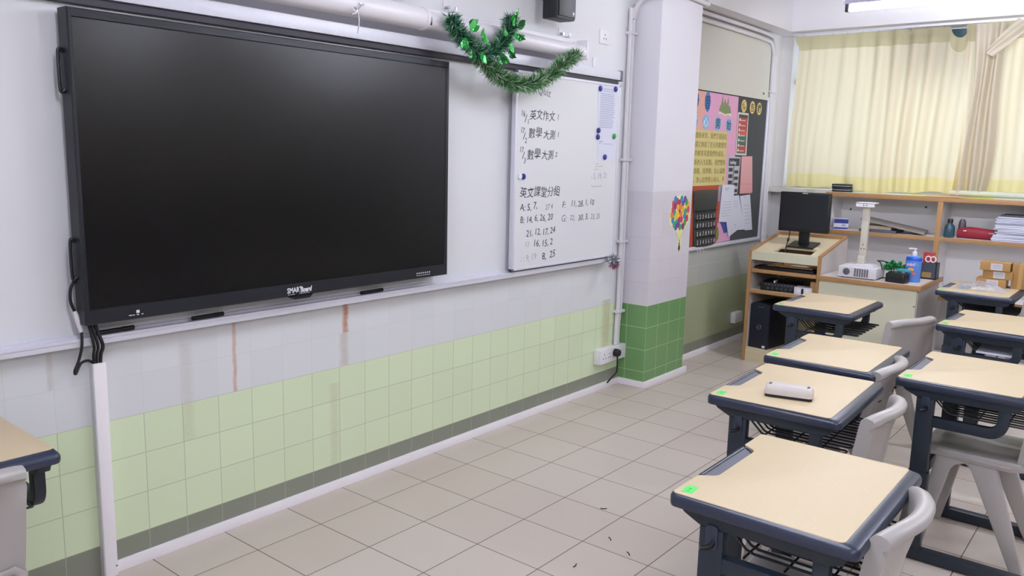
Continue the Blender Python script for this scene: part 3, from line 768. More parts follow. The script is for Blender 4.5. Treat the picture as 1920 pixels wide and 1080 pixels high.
# ------------------------------------------------------------------ window cabinet
cb = thing('window_cabinet', 'low open shelving cabinet with orange wood edges under the window', 'cabinet', (0, 0, 0))
CX = 5.35
ys = [-.648, -1.470, -2.29, -3.0]
b = MB().box(CX+.012, 5.72, -3.0, -.63, 1.255, 1.287); b.build('top_panel', M['sill'], cb)
MB().box(CX-.006, CX+.012, -3.0, -.63, 1.253, 1.287, .002).build('top_edging', M['oak'], cb)
MB().box(5.69, 5.715, -3.0, -.64, .05, 1.255).build('back_panel', M['cab_in'], cb)
for y in ys:
    MB().box(CX+.012, 5.69, y-.011, y+.011, .05, 1.255).build('divider', M['cab_in'], cb)
    MB().box(CX-.004, CX+.012, y-.018, y+.018, .05, 1.253, .001).build('divider_edging', M['oak_v'], cb)
for k in range(3):
    a, c_ = ys[k]-.018, ys[k+1]+.018
    MB().box(CX+.012, 5.69, c_-.006, a+.006, .960, .988).build('shelf', M['cab_in'], cb)
    MB().box(CX-.002, CX+.012, c_, a, .960, .990, .001).build('shelf_edging', M['oak'], cb)
    MB().box(CX+.012, 5.69, c_-.006, a+.006, .52, .55).build('shelf', M['cab_in'], cb)
    MB().box(CX-.002, CX+.012, c_, a, .52, .552, .001).build('shelf_edging', M['oak'], cb)
    MB().box(CX+.012, 5.69, c_-.006, a+.006, .05, .08).build('shelf', M['cab_in'], cb)
MB().box(CX+.03, 5.69, -3.0, -.64, 0, .05).build('plinth', M['oak'], cb)
b = MB()
for y, z in ((-.80, 1.20), (-.73, 1.14), (-1.30, 1.19)): b.disc((5.69, y, z), .008, 'x', .002, 12)
b.build('screw_holes', M['dark_gap'], cb, 0)
struct(MB().box(5.60, 5.84, -.63, -.045, 1.255, 1.295, .003).build('window_sill', M['sill']))
struct(MB().box(5.70, 5.84, -3.0, -.63, 1.287, 1.295).build('trim_2', M['sill']))

# things on the cabinet top
for k, (z, dy, lab) in enumerate(((1.2875, 0.0, 'lower of two black and grey zip cases stacked on the window sill'), (1.319, .004, 'upper of two black and grey zip cases stacked on the window sill'))):
    t = thing('zip_case', lab, 'case', (5.53, -.70+dy, z), .1, 'zip cases on the sill')
    MB().prism(rrect(-.06, .06, -.075, .075, .02), 0, .012, 'z', .003).build('shell', M['black'], t)
    MB().prism(rrect(-.058, .058, -.073, .073, .02), .0118, .019, 'z').build('grey_band', mat('grey_case_fabric', '7c8688', .7), t)
    MB().prism(rrect(-.06, .06, -.075, .075, .02), .019, .030, 'z', .004).build('shell', M['black'], t)
def flat_paper(name, poly, z, col, label, cat, th=.0012):
    return tag(MB().prism(poly, z, z+th, 'z').build(name, mat(name+'_'+col, col, .7, var=.03), None, 0), label, cat)
flat_paper('paper_sheet', [(5.345, -1.19), (5.60, -1.22), (5.60, -1.78), (5.345, -1.80)], 1.2872, 'cfd36a', 'yellow-green paper sheet lying on the cabinet top under the rest', 'paper')
flat_paper('paper_sheet', [(5.342, -1.36), (5.58, -1.32), (5.56, -1.62), (5.338, -1.60)], 1.2888, 'e0b48a', 'orange paper sheet lying on the yellow sheet by the curtain', 'paper')
b = MB().tube([(5.50, -1.50, 1.318), (5.42, -2.25, 1.318)], .0215, 16); tag(b.build('paper_roll', mat('pale_rolled_paper', 'c4c8b4', .6)), 'pale rolled paper tube lying on the cabinet top', 'paper roll')

# things on the upper shelf
S1 = .988
t = thing('carton', 'small blue and white carton at the left end of the upper shelf', 'box', (5.44, -.735, S1), .35)
MB().box(-.06, .06, -.055, .055, 0, .088, .002).build('carton_body', M['paper'], t)
MB().box(-.0615, -.06, -.053, .053, .052, .086).build('blue_label', mat('blue_print', '24317e', .5), t)
MB().box(-.0615, -.06, -.053, .053, .006, .020).build('blue_label', mat('blue_print_low', '24317e', .5), t)
MB().box(-.062, -.0614, -.035, -.005, .03, .045).build('grey_print', M['paper_lines'], t)
MB().disc((0, -.0552, .045), .022, 'y', .0008).build('emblem', M['paper_lines'], t)
cream = mat('cream_papers', 'cfc5ac', .75)
tag(MB().box(5.40, 5.62, -1.13, -.90, S1+.022, S1+.050, .002).build('paper_stack', cream), 'stack of cream papers under the slanting grey board on the upper shelf', 'papers')
tag(MB().box(5.39, 5.63, -1.17, -.895, S1, S1+.021, .002, Matrix.Translation((0, 0, 0))).build('book', mat('slate_book_cover', '4b5260', .5)), 'dark slate book lying flat under the cream papers', 'book')
t = thing('laptop', 'flat grey closed laptop leaning slantwise on papers in the upper shelf', 'laptop', (5.48, -1.13, S1+.058))
Rm = Matrix.Rotation(math.atan2(.088, .46), 4, 'X') @ Matrix.Rotation(.12, 4, 'Z')
MB().box(-.11, .14, -.235, .235, .001, .009, .003).build('lid', mat('grey_brown_lid', '8f8780', .4), t).matrix_local = Rm
MB().box(-.11, .14, -.235, .235, -.006, .001, .002).build('base', mat('grey_brown_base', '9d958c', .45), t).matrix_local = Rm
t = thing('squeeze_bottle', 'dark teal bottle with black cap at left of the right-hand shelf bay', 'bottle', (5.42, -1.535, S1))
MB().lathe([(.033, 0), (.036, .006), (.036, .075), (.030, .09), (.018, .102), (.016, .108)], n=20).build('bottle_body', mat('dark_teal_glass', '2c4a58', .25), t)
MB().lathe([(.019, .108), (.019, .135), (.016, .139)], n=16).build('cap', M['black'], t)
tag(MB().lathe([(.026, 0), (.026, .09), (.022, .125), (.012, .14)], (5.46, -1.61, S1), 16).build('spray_can', mat('dark_grey_can', '4c4652', .4)), 'dark grey can standing behind the teal bottle', 'can')
t = thing('pencil_pouch', 'red fabric zip pouch on the shelf beside the paper pile', 'pouch', (5.45, -1.735, S1))
rows = []
for k in range(9):
    u = k/8; yy = -.15+.30*u; hgt = .095*(1-.25*u)*(1-.25*abs(2*u-1)**4); wd = .042*(1-.4*abs(2*u-1)**3)
    rows.append([(wd*math.cos(q), -yy, .048*0+hgt*(.5+.5*math.sin(q))) for q in [2*PI*j/14 for j in range(14)]])
MB().loft(rows).build('pouch_body', mat('red_pouch_cloth', '8c1a2c', .65, var=.15, scale=40), t)
MB().tube([(-.036, -.06, .052), (-.042, -.10, .054), (-.04, -.16, .056)], .003, 6).build('zip_pull', M['chrome'], t)
MB().box(-.046, -.040, -.09, -.065, .045, .055).build('zip_slider', M['chrome'], t)
MB().box(-.044, -.040, .085, .105, .055, .062).build('tag', M['print_w'], t)
rs = random.Random(2)
z = S1
for k in range(15):
    th = rs.choice([.010, .012, .014, .011]); dy = rs.uniform(-.012, .012) + (-.010 if k > 3 else .02 - k*.006); dx = rs.uniform(-.008, .008)
    bk = thing('exercise_book', 'white exercise book, %s in the pile on the shelf' % ('lowest' if k == 0 else 'topmost' if k == 14 else '%s from the bottom' % ('second third fourth fifth sixth seventh eighth ninth tenth eleventh twelfth thirteenth fourteenth'.split()[k-1])), 'book', (5.50+dx, -1.98+dy, z), rs.uniform(-.04, .04), 'exercise book pile')
    MB().box(-.105, .105, -.15, .15, .0012, th-.0018).build('pages', M['paper'], bk, 0)
    MB().box(-.107, .107, -.153, .153, 0, .0012).build('cover', mat('book_cover_%d' % k, rs.choice(['c9cad4', '9ea2b8', '5b5f70', 'd3d4dc', 'b7bccb']), .5, var=0), bk, 0)
    MB().box(-.107, .107, -.153, .153, th-.0018, th-.0008).build('cover', bpy.data.materials['book_cover_%d' % k], bk, 0)
    z += th
tag(MB().box(5.40, 5.61, -2.14, -1.86, z, z+.012, .003).build('notebook', mat('charcoal_cover', '4a4a52', .5)), 'charcoal notebook on top of the exercise book pile', 'notebook')

# ------------------------------------------------------------------ lectern
LX, LY0, LY1 = 4.52, -.905, -.365
le = thing('lectern', 'wooden computer lectern with sloping top and open shelves by the notice board', 'lectern', (0, 0, 0))
side = [(LX, 0), (LX+.58, 0), (LX+.58, .962), (LX, .850)]
def xz_prism(poly, y0, y1):
    return MB().prism(poly, y0, y1, 'y')
for y0, y1 in ((LY0, LY0+.022), (LY1-.022, LY1)):
    o = xz_prism([(LX+.012, 0), (LX+.58, 0), (LX+.58, .955), (LX+.012, .846)], y0, y1).build('side_panel', M['grey_lam'], le, 0)
    xz_prism([(LX, 0), (LX+.012, 0), (LX+.012, .846), (LX, .844)], y0-.001, y1+.001).build('side_edging', M['oak_v'], le, 0)
    xz_prism([(LX, .844), (LX+.58, .955), (LX+.58, .967), (LX, .856)], y0-.001, y1+.001).build('side_edging', M['oak'], le, 0)
iy0, iy1 = LY0+.022, LY1-.022
sl = (.955-.846)/.58
def slope_box(x0, x1, y0, y1, dz0, dz1):
    zf = lambda x: .846+(x-LX)*sl
    return MB().prism([(x0, zf(x0)+dz0), (x1, zf(x1)+dz0), (x1, zf(x1)+dz1), (x0, zf(x0)+dz1)], y0, y1, 'y')
# sloping top with a cable well (frame of four boards around the opening)
wx0, wx1, wy0, wy1 = LX+.085, LX+.235, -.800, -.525
slope_box(LX+.012, wx0, iy0, iy1, -.030, -.012).build('sloping_top', M['birch'], le, 0)
slope_box(wx1, LX+.56, iy0, iy1, -.030, -.012).build('sloping_top', M['birch'], le, 0)
slope_box(wx0, wx1, iy0, wy0, -.030, -.012).build('sloping_top', M['birch'], le, 0)
slope_box(wx0, wx1, wy1, iy1, -.030, -.012).build('sloping_top', M['birch'], le, 0)
MB().box(LX+.56, LX+.58, iy0, iy1, .06, .958).build('back_panel', M['birch'], le, 0)
slope_box(LX+.555, LX+.581, iy0, iy1, -.010, .012).build('back_edging', M['oak'], le, 0)
MB().box(wx0-.03, wx1+.06, wy0-.03, wy1+.03, .745, .750).build('cable_well', M['oak'], le, 0)
MB().prism(rrect(wx0+.02, wx0+.10, wy0+.02, wy0+.16, .03), .7501, .752, 'z').build('well_cover', M['cream_lam'], le, 0)
MB().box(LX+.002, LX+.018, iy0, iy1, .785, .848).build('front_rail', M['cream_lam'], le, 0)
MB().box(LX+.004, LX+.45, iy0+.004, iy1-.004, .690, .716, .001).build('keyboard_drawer', M['oak'], le)
MB().box(LX+.006, LX+.56, iy0, iy1, .535, .556, .001).build('shelf', M['birch'], le)
MB().box(LX, LX+.008, iy0, iy1, .533, .557, .001).build('shelf_edging', M['oak'], le)
MB().box(LX+.006, LX+.56, iy0, iy1, .085, .105).build('bottom_shelf', M['birch'], le)
MB().box(LX+.004, LX+.02, iy0, iy1, 0, .088).build('plinth_board', M['birch'], le)
MB().box(LX+.03, LX+.30, iy0+.002, iy0+.05, .557, .66, .001).build('side_box', M['oak_v'], le)

mo = thing('monitor', 'square black computer monitor on the sloping lectern top', 'monitor', (4.82, -.665, .8935))
zt = Matrix.Rotation(-math.atan(sl), 4, 'Y')
MB().box(-.085, .085, -.10, .10, 0, .010, .003).build('stand_base', M['black'], mo).matrix_local = zt
MB().box(-.012, .016, -.038, .038, .008, .16, .004).build('stand_neck', M['black'], mo)
MB().box(-.045, -.005, -.188, .188, .105, .402, .004).build('housing', M['black'], mo)
MB().box(-.0462, -.0448, -.172, .172, .128, .388).build('screen_panel', mat('dark_lcd_panel', '10151c', .35, var=0), mo, 0)
MB().box(-.0464, -.0448, -.020, .020, .392, .397).build('logo_bar', M['print_w'], mo, 0)
tag(MB().tube(smooth_path([(4.80, -.56, 1.0), (4.78, -.565, .955), (4.735, -.57, .905), (4.70, -.575, .872), (4.66, -.58, .80), (4.645, -.585, .755)]), .0045).build('monitor_cable', M['rubber']), 'black cable dropping from the monitor into the lectern well', 'cable')
tag(MB().tube([(4.765, -.568, .944), (4.752, -.569, .927)], .009, 10).build('cable_bead', M['rubber']), 'black ferrite bead clipped on the monitor cable', 'cable bead')
kb = thing('keyboard', 'black keyboard lying on the pull-out drawer of the lectern', 'keyboard', (4.62, -.63, .7165))
MB().box(-.07, .07, -.22, .20, 0, .016, .003).build('tray', M['black'], kb)
b = MB()
for i in range(5):
    for j in range(16): b.box(-.058+i*.024, -.038+i*.024, -.21+j*.0253, -.19+j*.0253, .015, .021)
b.build('keys', mat('dark_keys', '1c1820', .5), kb, 0)
tag(MB().tube(smooth_path([(4.565, -.40, .722), (4.60, -.41, .733), (4.66, -.43, .735), (4.72, -.45, .724)]), .006).build('pen', M['black']), 'black pen lying at the left of the keyboard drawer', 'pen')
am = thing('amplifier', 'black audio amplifier unit on the lectern middle shelf', 'amplifier', (4.67, -.570, .5568), .12)
MB().box(-.10, .18, -.125, .125, .004, .062, .003).build('case', M['black'], am)
b = MB()
for k in range(6): b.lathe([(.009, 0), (.009, .012)], n=12, mtx=Matrix.Translation((-.10, -.10+k*.033, .022)) @ Matrix.Rotation(-PI/2, 4, 'Y'))
b.build('knobs', mat('grey_knobs', '3b3f4a', .4), am)
b = MB()
for k in range(9): b.box(-.1012, -.0998, -.11+k*.024, -.10+k*.024, .046, .049)
b.build('panel_print', M['paper_lines'], am, 0)
MB().box(-.095, -.02, .02, .03, .062, .078).build('clip', M['alu'], am)
wb2 = thing('switch_box', 'silver switch box with white rockers beside the amplifier', 'switch box', (4.575, -.775, .5568))
MB().box(-.035, .05, -.075, .055, 0, .058, .003).build('box_body', M['alu'], wb2)
MB().box(-.039, -.035, .005, .035, .012, .044, .001).build('rocker', M['white_pl'], wb2)
MB().box(-.039, -.035, -.055, -.020, .012, .044, .001).build('rocker', M['white_pl'], wb2)
MB().box(-.0375, -.035, -.015, .000, .008, .048).build('slot', M['black'], wb2)
tag(MB().tube(smooth_path([(4.72, -.44, .563), (4.70, -.47, .60), (4.66, -.55, .632), (4.68, -.66, .645), (4.74, -.74, .60), (4.76, -.78, .563)]), .0045).build('audio_cable', M['rubber']), 'black cable looped over the amplifier', 'cable')
pc = thing('computer_tower', 'black desktop computer tower at the bottom of the lectern', 'computer', (4.60, -.475, .1052), -.12)
MB().box(-.03, .36, -.075, .075, 0, .345, .008).build('case', mat('dark_blue_black_plastic', '0c0f1b', .4), pc)
MB().prism([(-.078, 0), (.078, 0), (.078, .335), (.04, .352), (-.04, .352), (-.078, .335)], -.045, -.028, 'x', .004).build('front_panel', mat('dark_navy_panel', '121728', .35), pc)
b = MB(); b.tube([(-.046, .018*math.cos(q), .165+.018*math.sin(q)) for q in [2*PI*k/20 for k in range(20)]], .0018, 6, closed=True)
text_bm(b, 'DELL', .014, TX(-.0455, .0145, .160), .0004, sx=.75); b.build('emblem', M['chrome'], pc, 0)
MB().box(-.0465, -.045, -.06, -.035, .008, .026).build('sticker', M['print_w'], pc, 0)
MB().box(-.0462, -.045, -.035, .02, .318, .322).build('drive_slot', M['tray'], pc, 0)
tag(MB().tube(smooth_path([(4.80, -.58, .40), (4.76, -.64, .36), (4.72, -.69, .30), (4.70, -.70, .22), (4.72, -.69, .15), (4.76, -.66, .112)]), .007).build('tower_cable', M['rubber']), 'black cable trailing beside the computer tower', 'cable')

# ------------------------------------------------------------------ teacher desk
TX0, TX1, TY0, TY1, TZ = 4.50, 5.16, -1.575, -.908, .722
td = thing('teacher_desk', 'cream laminate side desk with orange wood edging right of the lectern', 'desk', (0, 0, 0))
MB().box(TX0+.012, TX1, TY0+.012, TY1, TZ-.032, TZ).build('worktop', M['grey_lam'], td)
MB().box(TX0-.004, TX0+.012, TY0-.004, TY1, TZ-.034, TZ, .002).build('front_edging', M['oak'], td)
MB().box(TX0+.012, TX1, TY0-.004, TY0+.012, TZ-.034, TZ, .002).build('end_edging', M['oak'], td)
MB().box(TX0+.01, TX0+.03, TY0+.02, TY1, .02, TZ-.032).build('front_panel', M['cream_lam'], td)
MB().box(TX0+.03, TX1-.02, TY0+.015, TY0+.035, .02, TZ-.032).build('end_panel', M['grey_lam'], td)
MB().box(TX1-.03, TX1-.01, TY0+.035, TY1, .02, TZ-.032).build('back_panel', M['grey_lam'], td)
MB().box(TX0+.03, TX1-.03, TY1-.025, TY1-.005, .0, TZ-.032).build('end_panel', M['grey_lam'], td)
MB().box(TX0+.03, TX1-.03, TY0+.05, TY1-.03, 0, .02).build('plinth', M['oak'], td)
MB().disc((TX0+.01, -1.545, .58), .005, 'x', .003).build('lock', M['dark_gap'], td)

pj = thing('projector', 'white projector lying on the side desk with its ceiling arm upright', 'projector', (4.645, -1.150, TZ))
MB().box(-.105, .105, -.130, .125, .006, .082, .006).build('body', mat('projector_white', 'd4d2d8', .4, var=.02), pj)
MB().box(-.08, .10, -.10, .10, .081, .092, .004).build('top_plate', mat('projector_white_plate', 'd0ced2', .4, var=.02), pj)
MB().lathe([(.022, 0), (.024, .003), (.020, .004)], n=24, mtx=Matrix.Translation((-.105, .070, .046)) @ Matrix.Rotation(-PI/2, 4, 'Y')).build('speaker_dot', M['tray'], pj)
b = MB()
for i in range(7):
    for j in range(6): b.box(-.1062, -.1045, .018-.0165*j-.012, .018-.0165*j, .016+i*.0082, .022+i*.0082)
b.build('vent_holes', M['dark_gap'], pj, 0)
b = MB()
for x, y in ((-.08, .1), (-.08, -.1), (.08, .1), (.08, -.1)): b.lathe([(.012, 0), (.012, .008)], (x, y, 0), 12)
b.build('feet', M['tray'], pj)
MB().box(-.06, .04, -.085, .03, .092, .098, .002).build('mount_plate', M['alu'], pj)
MB().box(-.03, .03, -.022, .025, .098, .155, .004).build('mount_knuckle', mat('mount_ivory', 'c9c4b8', .4), pj)
MB().box(-.018, .018, -.022, .022, .145, .525, .003).build('mount_arm', mat('arm_ivory', 'cdc8bc', .4), pj)
MB().box(-.05, .05, -.062, .062, .522, .530, .001).build('ceiling_plate', M['white_pl'], pj)
b = MB().box(-.05, -.046, -.062, .062, .500, .526)
b.build('plate_lip', M['white_pl'], pj)
b = MB()
for y, z in ((-.010, .512), (.010, .512), (0, .235), (-.010, .205), (.010, .205)): b.disc((-.0185 if z < .5 else -.0505, y, z), .004, 'x', .0008, 10)
b.build('bolt_holes', M['black'], pj, 0)
tag(MB().tube(smooth_path([(4.66, -1.284, .79), (4.68, -1.265, .835), (4.70, -1.24, .845), (4.72, -1.30, .838), (4.70, -1.38, .80), (4.66, -1.40, .775)]), .0042).build('projector_cable', M['rubber']), 'black cable looping from projector to the black box', 'cable')
tag(MB().tube(smooth_path([(4.60, -1.28, .728), (4.585, -1.31, .742), (4.58, -1.345, .745), (4.58, -1.37, .735)]), .004).build('projector_cable', M['rubber']), 'short black cable on the desktop beside the projector', 'cable')
tdp = thing('tape_dispenser', 'black rounded desk box in front of the green plant', 'dispenser', (4.585, -1.405, TZ), -.15)
MB().prism(rrect(-.045, .05, -.066, .066, .016), .0, .062, 'z', .008).build('box_body', M['black'], tdp)
MB().prism(rrect(-.038, .043, -.055, .055, .012), .058, .066, 'z', .002).build('lid', mat('glossy_black', '08090c', .12), tdp)
pl_ = thing('potted_plant', 'small bushy green artificial plant between projector and blue bottle', 'plant', (4.72, -1.355, TZ))
MB().lathe([(.028, 0), (.034, .004), (.040, .05), (.042, .055)], n=20).build('pot', M['black'], pl_)
b = MB(); rp = random.Random(3)
for k in range(420):
    d = Vector((rp.gauss(0, 1), rp.gauss(0, 1.1), abs(rp.gauss(0, .7)))).normalized()
    p0 = Vector((0, 0, .07)) + Vector((d.x*.045, d.y*.075, d.z*.055))*rp.uniform(.4, 1)
    leafmesh(b, p0, d+Vector((rp.uniform(-.6, .6), rp.uniform(-.6, .6), rp.uniform(-.5, .4))), rp.uniform(.014, .026), .012, (rp.uniform(-1, 1), rp.uniform(-1, 1), 1))
b.build('foliage', M['plant'], pl_, 0)
tag(MB().box(4.64, 4.70, -1.470, -1.385, .789, .808, .003).build('teal_box', mat('teal_plastic', '4f9db0', .4)), 'flat teal box lying on the black desk box', 'box')
sn = thing('sanitizer_bottle', 'tall blue pump bottle labelled mini on the side desk', 'bottle', (4.70, -1.475, TZ))
def oval(rx, ry, z, n=28): return [(rx*math.cos(2*PI*k/n), ry*math.sin(2*PI*k/n), z) for k in range(n)]
b = MB().loft([oval(.030, .046, 0), oval(.034, .050, .006), oval(.034, .051, .15), oval(.034, .051, .162), oval(.030, .046, .172), oval(.018, .022, .180), oval(.014, .014, .184)])
b.build('bottle_body', mat('blue_liquid_plastic', '5f8fe0', .2, var=.06, scale=20), sn)
b = MB().loft([oval(.0345, .0515, .148), oval(.0345, .0515, .164), oval(.0305, .0465, .1735)]); b.build('blue_collar', mat('deep_blue_plastic', '1f55c0', .3), sn)
MB().lathe([(.016, .182), (.016, .205), (.009, .209), (.009, .224), (.013, .226), (.013, .233)], n=18).build('pump_cap', M['white_pl'], sn)
MB().box(-.042, .010, -.006, .006, .225, .234, .003, mtx=Matrix.Rotation(-1.2, 4, 'Z')).build('pump_nozzle', M['white_pl'], sn)
b = MB(); text_bm(b, 'mini', .034, TX(-.0356, .036, .112), .0004, bold=.001, sx=.9); b.build('lettering', mat('pale_pink_print', 'f0c8d8', .5, var=0), sn, 0)
b = MB(); text_bm(b, 'F1', .03, TX(-.0340, -.014, .115), .0004, sx=.8); b.build('lettering', mat('teal_print', '7fc8d8', .5, var=0), sn, 0)
b = MB().loft([[(-.0352 - .0004*0, .020*math.cos(q)+.006, .088+.012*math.sin(q)) for q in [2*PI*k/16 for k in range(16)]], [(-.0362, .020*math.cos(q)+.006, .088+.012*math.sin(q)) for q in [2*PI*k/16 for k in range(16)]]]); b.build('orange_patch', mat('orange_print', 'e8a24a', .5, var=0), sn, 0)
b = MB().loft([[(-.0352, .018*math.cos(q)-.014, .062+.009*math.sin(q)) for q in [2*PI*k/16 for k in range(16)]], [(-.0362, .018*math.cos(q)-.014, .062+.009*math.sin(q)) for q in [2*PI*k/16 for k in range(16)]]]); b.build('red_patch', mat('red_print', 'd8706a', .5, var=0), sn, 0)
pb = thing('pencil_box', 'dark grey pen holder behind the blue pump bottle', 'pen holder', (4.97, -1.525, TZ))
b = MB().box(-.05, .05, -.05, .05, 0, .006)
for q in ((-.05, -.046, -.05, .05), (.046, .05, -.05, .05), (-.05, .05, -.05, -.046), (-.05, .05, .046, .05)): b.box(q[0], q[1], q[2], q[3], 0, .115)
b.build('holder_body', mat('slate_plastic', '3c434e', .5), pb)
MB().box(-.0512, -.05, -.02, .04, .012, .05).build('picture_label', mat('tan_print', '9a7a4a', .5), pb)
tag(MB().box(4.955, 4.99, -1.545, -1.475, TZ+.0062, TZ+.185, .001).build('flat_box', mat('red_card', 'a83238', .5, var=.12, scale=60)), 'red card box standing in the pen holder', 'box')
sc_ = thing('scissors', 'white handled scissors standing in the pen holder', 'scissors', (4.935, -1.53, TZ+.0062))
for s in (-1, 1):
    MB().tube([(0, s*.016+.017*math.cos(q), .135+.020*math.sin(q)) for q in [2*PI*k/16 for k in range(16)]], .0045, 8, closed=True).build('handle', M['white_pl'], sc_)
    MB().box(-.002, .002, s*.004-.004, s*.004+.004, .0, .118).build('blade', M['chrome'], sc_)
tag(MB().lathe([(.016, 0), (.018, .004), (.018, .08), (.010, .105), (.007, .112)], (5.06, -1.548, TZ), 16).build('glue_bottle', mat('teal_glue_bottle', '2a8f98', .4)), 'teal glue bottle at the back corner of the side desk', 'bottle')

# ------------------------------------------------------------------ alcove notice board
nb = thing('notice_board', 'dark felt notice board in a grey frame on the alcove wall', 'notice board', (0, 0, 0))
MB().box(3.86, 5.44, -.046, -.03, .868, 2.020).build('felt', mat('charcoal_felt', '45474b', .9, var=.06, scale=200), nb, 0)
b = MB().box(3.86, 5.475, -.058, -.03, .845, .872, .003).box(5.438, 5.470, -.056, -.03, .845, 2.022, .003)
b.build('board_frame', M['alu'], nb)
def pin(name, poly, k, col, label, cat, par=None, var=.03):
    """paper pinned k layers off the felt"""
    y = -.0462 - k*.0012
    o = MB().prism(poly, y, y-.0009, 'y').build(name, mat(name+'_'+col+str(k), col, .75, var=var, scale=12), par, 0)
    if label: tag(o, label, cat)
    return o, y-.0009
pin('backing_paper', [(4.30, 2.014), (4.860, 2.014), (4.872, .878), (4.30, .872)], 0, 'dba3c4', 'pink backing paper on the notice board', 'paper')
pin('backing_paper', [(3.90, 2.014), (4.300, 2.014), (4.30, 1.30), (3.90, 1.30)], 0.0, 'e0a99e', 'salmon backing paper beside the column on the notice board', 'paper')
pin('backing_paper', [(4.00, 1.345), (4.645, 1.345), (4.61, .872), (4.00, .872)], 1, 'a8492f', 'brick red paper panel behind the black calendar chart', 'paper')
o, y = pin('poster', [(3.98, 1.735), (4.690, 1.737), (4.700, 1.328), (3.98, 1.325)], 2.2, 'cfc283', 'yellow handwritten poem poster on the notice board', 'poster')
b = MB()
for k, s in enumerate(('新遊戲後來到，我們又相逢在', '，校園又恢復了往日的歡聲笑', '路上的鮮果見證我們的成長，', '在嶄新的人生起點，我們整裝', '新的挑戰，而學期，信心滿懷', '旅程，衷心欣學愛心待人，不')):
    text_bm(b, s, .047, TY(4.055, y-.0002, 1.680-k*.0655), .0003, sx=1.04)
b.build('handwriting', mat('ochre_ink', '7a6a34', .7, var=0), o, 0)
for x, z, ch in ((4.130, 1.945, '學'), (4.322, 1.942, '習')):
    rj = random.Random(int(x*100)); poly = [(x+.052*math.cos(2*PI*k/9)*rj.uniform(.8, 1.05), z+.078*math.sin(2*PI*k/9)*rj.uniform(.8, 1.05)) for k in range(9)]
    o, y = pin('title_card', poly, 1.2, '3f7fb4', 'blue cut-out title card %s, upper row on the pink paper' % ('by the column' if x < 4.2 else 'left of the castle picture'), 'title card')
    b = MB(); text_bm(b, ch, .105, TY(x, y-.0002, z-.042), .0003, 'CENTER', sx=.9, bold=.0015); b.build('character', mat('navy_print', '1d3a78', .6, var=0), o, 0)
for x, z, ch, lab in ((4.130, 1.803, '從', 'leftmost'), (4.309, 1.796, '心', 'second'), (4.515, 1.793, '開', 'third'), (4.711, 1.788, '始', 'rightmost')):
    poly = [(x+.053*math.cos(2*PI*k/20), z+.053*math.sin(2*PI*k/20)*1.0) for k in range(20)]
    o, y = pin('title_card', poly, 1.2, '7fb6d8', 'light blue round title card with character, %s of four in the lower row' % lab, 'title card')
    b = MB(); text_bm(b, ch, .082, TY(x, y-.0002, z-.030), .0003, 'CENTER', bold=.001)
    b.build('character', M['print_w'] if ch in '從心' else mat('navy_print2', '24324e', .6, var=0), o, 0)
o, y = pin('picture_cutout', [(4.503, 1.866), (4.565, 1.868), (4.628, 1.858), (4.69, 1.866), (4.755, 1.852), (4.735, 1.885), (4.63, 1.882), (4.525, 1.890)], 1.2, 'd8d4c0', 'open book cut-out with green spires rising from it on pink paper', 'picture')
pts = [(4.52, 1.888), (4.54, 1.93), (4.556, 1.94), (4.572, 2.01), (4.588, 1.945), (4.60, 1.95), (4.618, 1.985), (4.634, 1.955), (4.655, 1.95), (4.668, 2.004), (4.684, 1.935), (4.71, 1.93), (4.735, 1.882), (4.63, 1.870)]
MB().prism(pts, y, y-.0006, 'y').build('spires', mat('moss_print', '7d8a5e', .7, var=.35, scale=60), o, 0)
for x, z, ch in ((4.975, 1.950, '佈'), (5.142, 1.948, '告'), (5.282, 1.945, '欄')):
    poly = [(x+.050*math.cos(2*PI*k/20), z+.050*math.sin(2*PI*k/20)) for k in range(20)]
    o, y = pin('title_card', poly, 0, 'e0c878', 'yellow round title card on grey felt, %s of three' % {'佈': 'leftmost', '告': 'middle', '欄': 'rightmost'}[ch], 'title card')
    b = MB(); text_bm(b, ch, .075, TY(x, y-.0002, z-.028), .0003, 'CENTER', bold=.001); b.build('character', mat('dark_print', '2a2a2e', .6, var=0), o, 0)
o, y = pin('poster', [(4.868, 1.897), (5.070, 1.897), (5.082, 1.560), (4.868, 1.562)], 1.0, 'd6d0cc', 'tall framed red and green poster at the edge of the pink paper', 'poster')
y -= .0004
for z0, z1, cx in ((1.855, 1.882, '4a3a3c'), (1.745, 1.855, 'b0463e'), (1.715, 1.745, 'c05a4a'), (1.665, 1.715, '3f6a58'), (1.640, 1.665, '4a5a50'), (1.590, 1.640, 'a8403c'), (1.575, 1.590, '7a5a52')):
    MB().prism([(4.886, z0), (5.058, z0), (5.058, z1), (4.886, z1)], y, y-.0004, 'y').build('picture_band', mat('poster_'+cx, cx, .6, var=.2, scale=50), o, 0)
b = MB()
for k in range(7): b.disc((4.912, y-.0004, 1.84-k*.04), .012, 'y', .0003, 12); b.box(4.935, 5.02, y-.0008, y-.0004, 1.833-k*.04, 1.838-k*.04)
b.build('print', M['print_w'], o, 0)
o, y = pin('leaflet', [(4.735, 1.552), (4.972, 1.546), (4.952, 1.250), (4.745, 1.262)], 1.6, 'b9b9c0', 'black and white diagram leaflet left of the pink folder', 'leaflet')
b = MB().box(4.755, 4.955, y-.0004, y, 1.475, 1.535).box(4.846, 4.858, y-.0004, y, 1.26, 1.475)
for k in range(4): b.box(4.76, 4.835, y-.0004, y, 1.28+k*.05, 1.31+k*.05); b.box(4.868, 4.945, y-.0004, y, 1.265+k*.05, 1.29+k*.05)
b.build('print', mat('dark_print3', '2c2d38', .6, var=0), o, 0)
b = MB(); text_bm(b, 'buildings', .04, TY(4.775, y-.0006, 1.490), .0003, sx=.85); b.build('lettering', M['print_w'], o, 0)
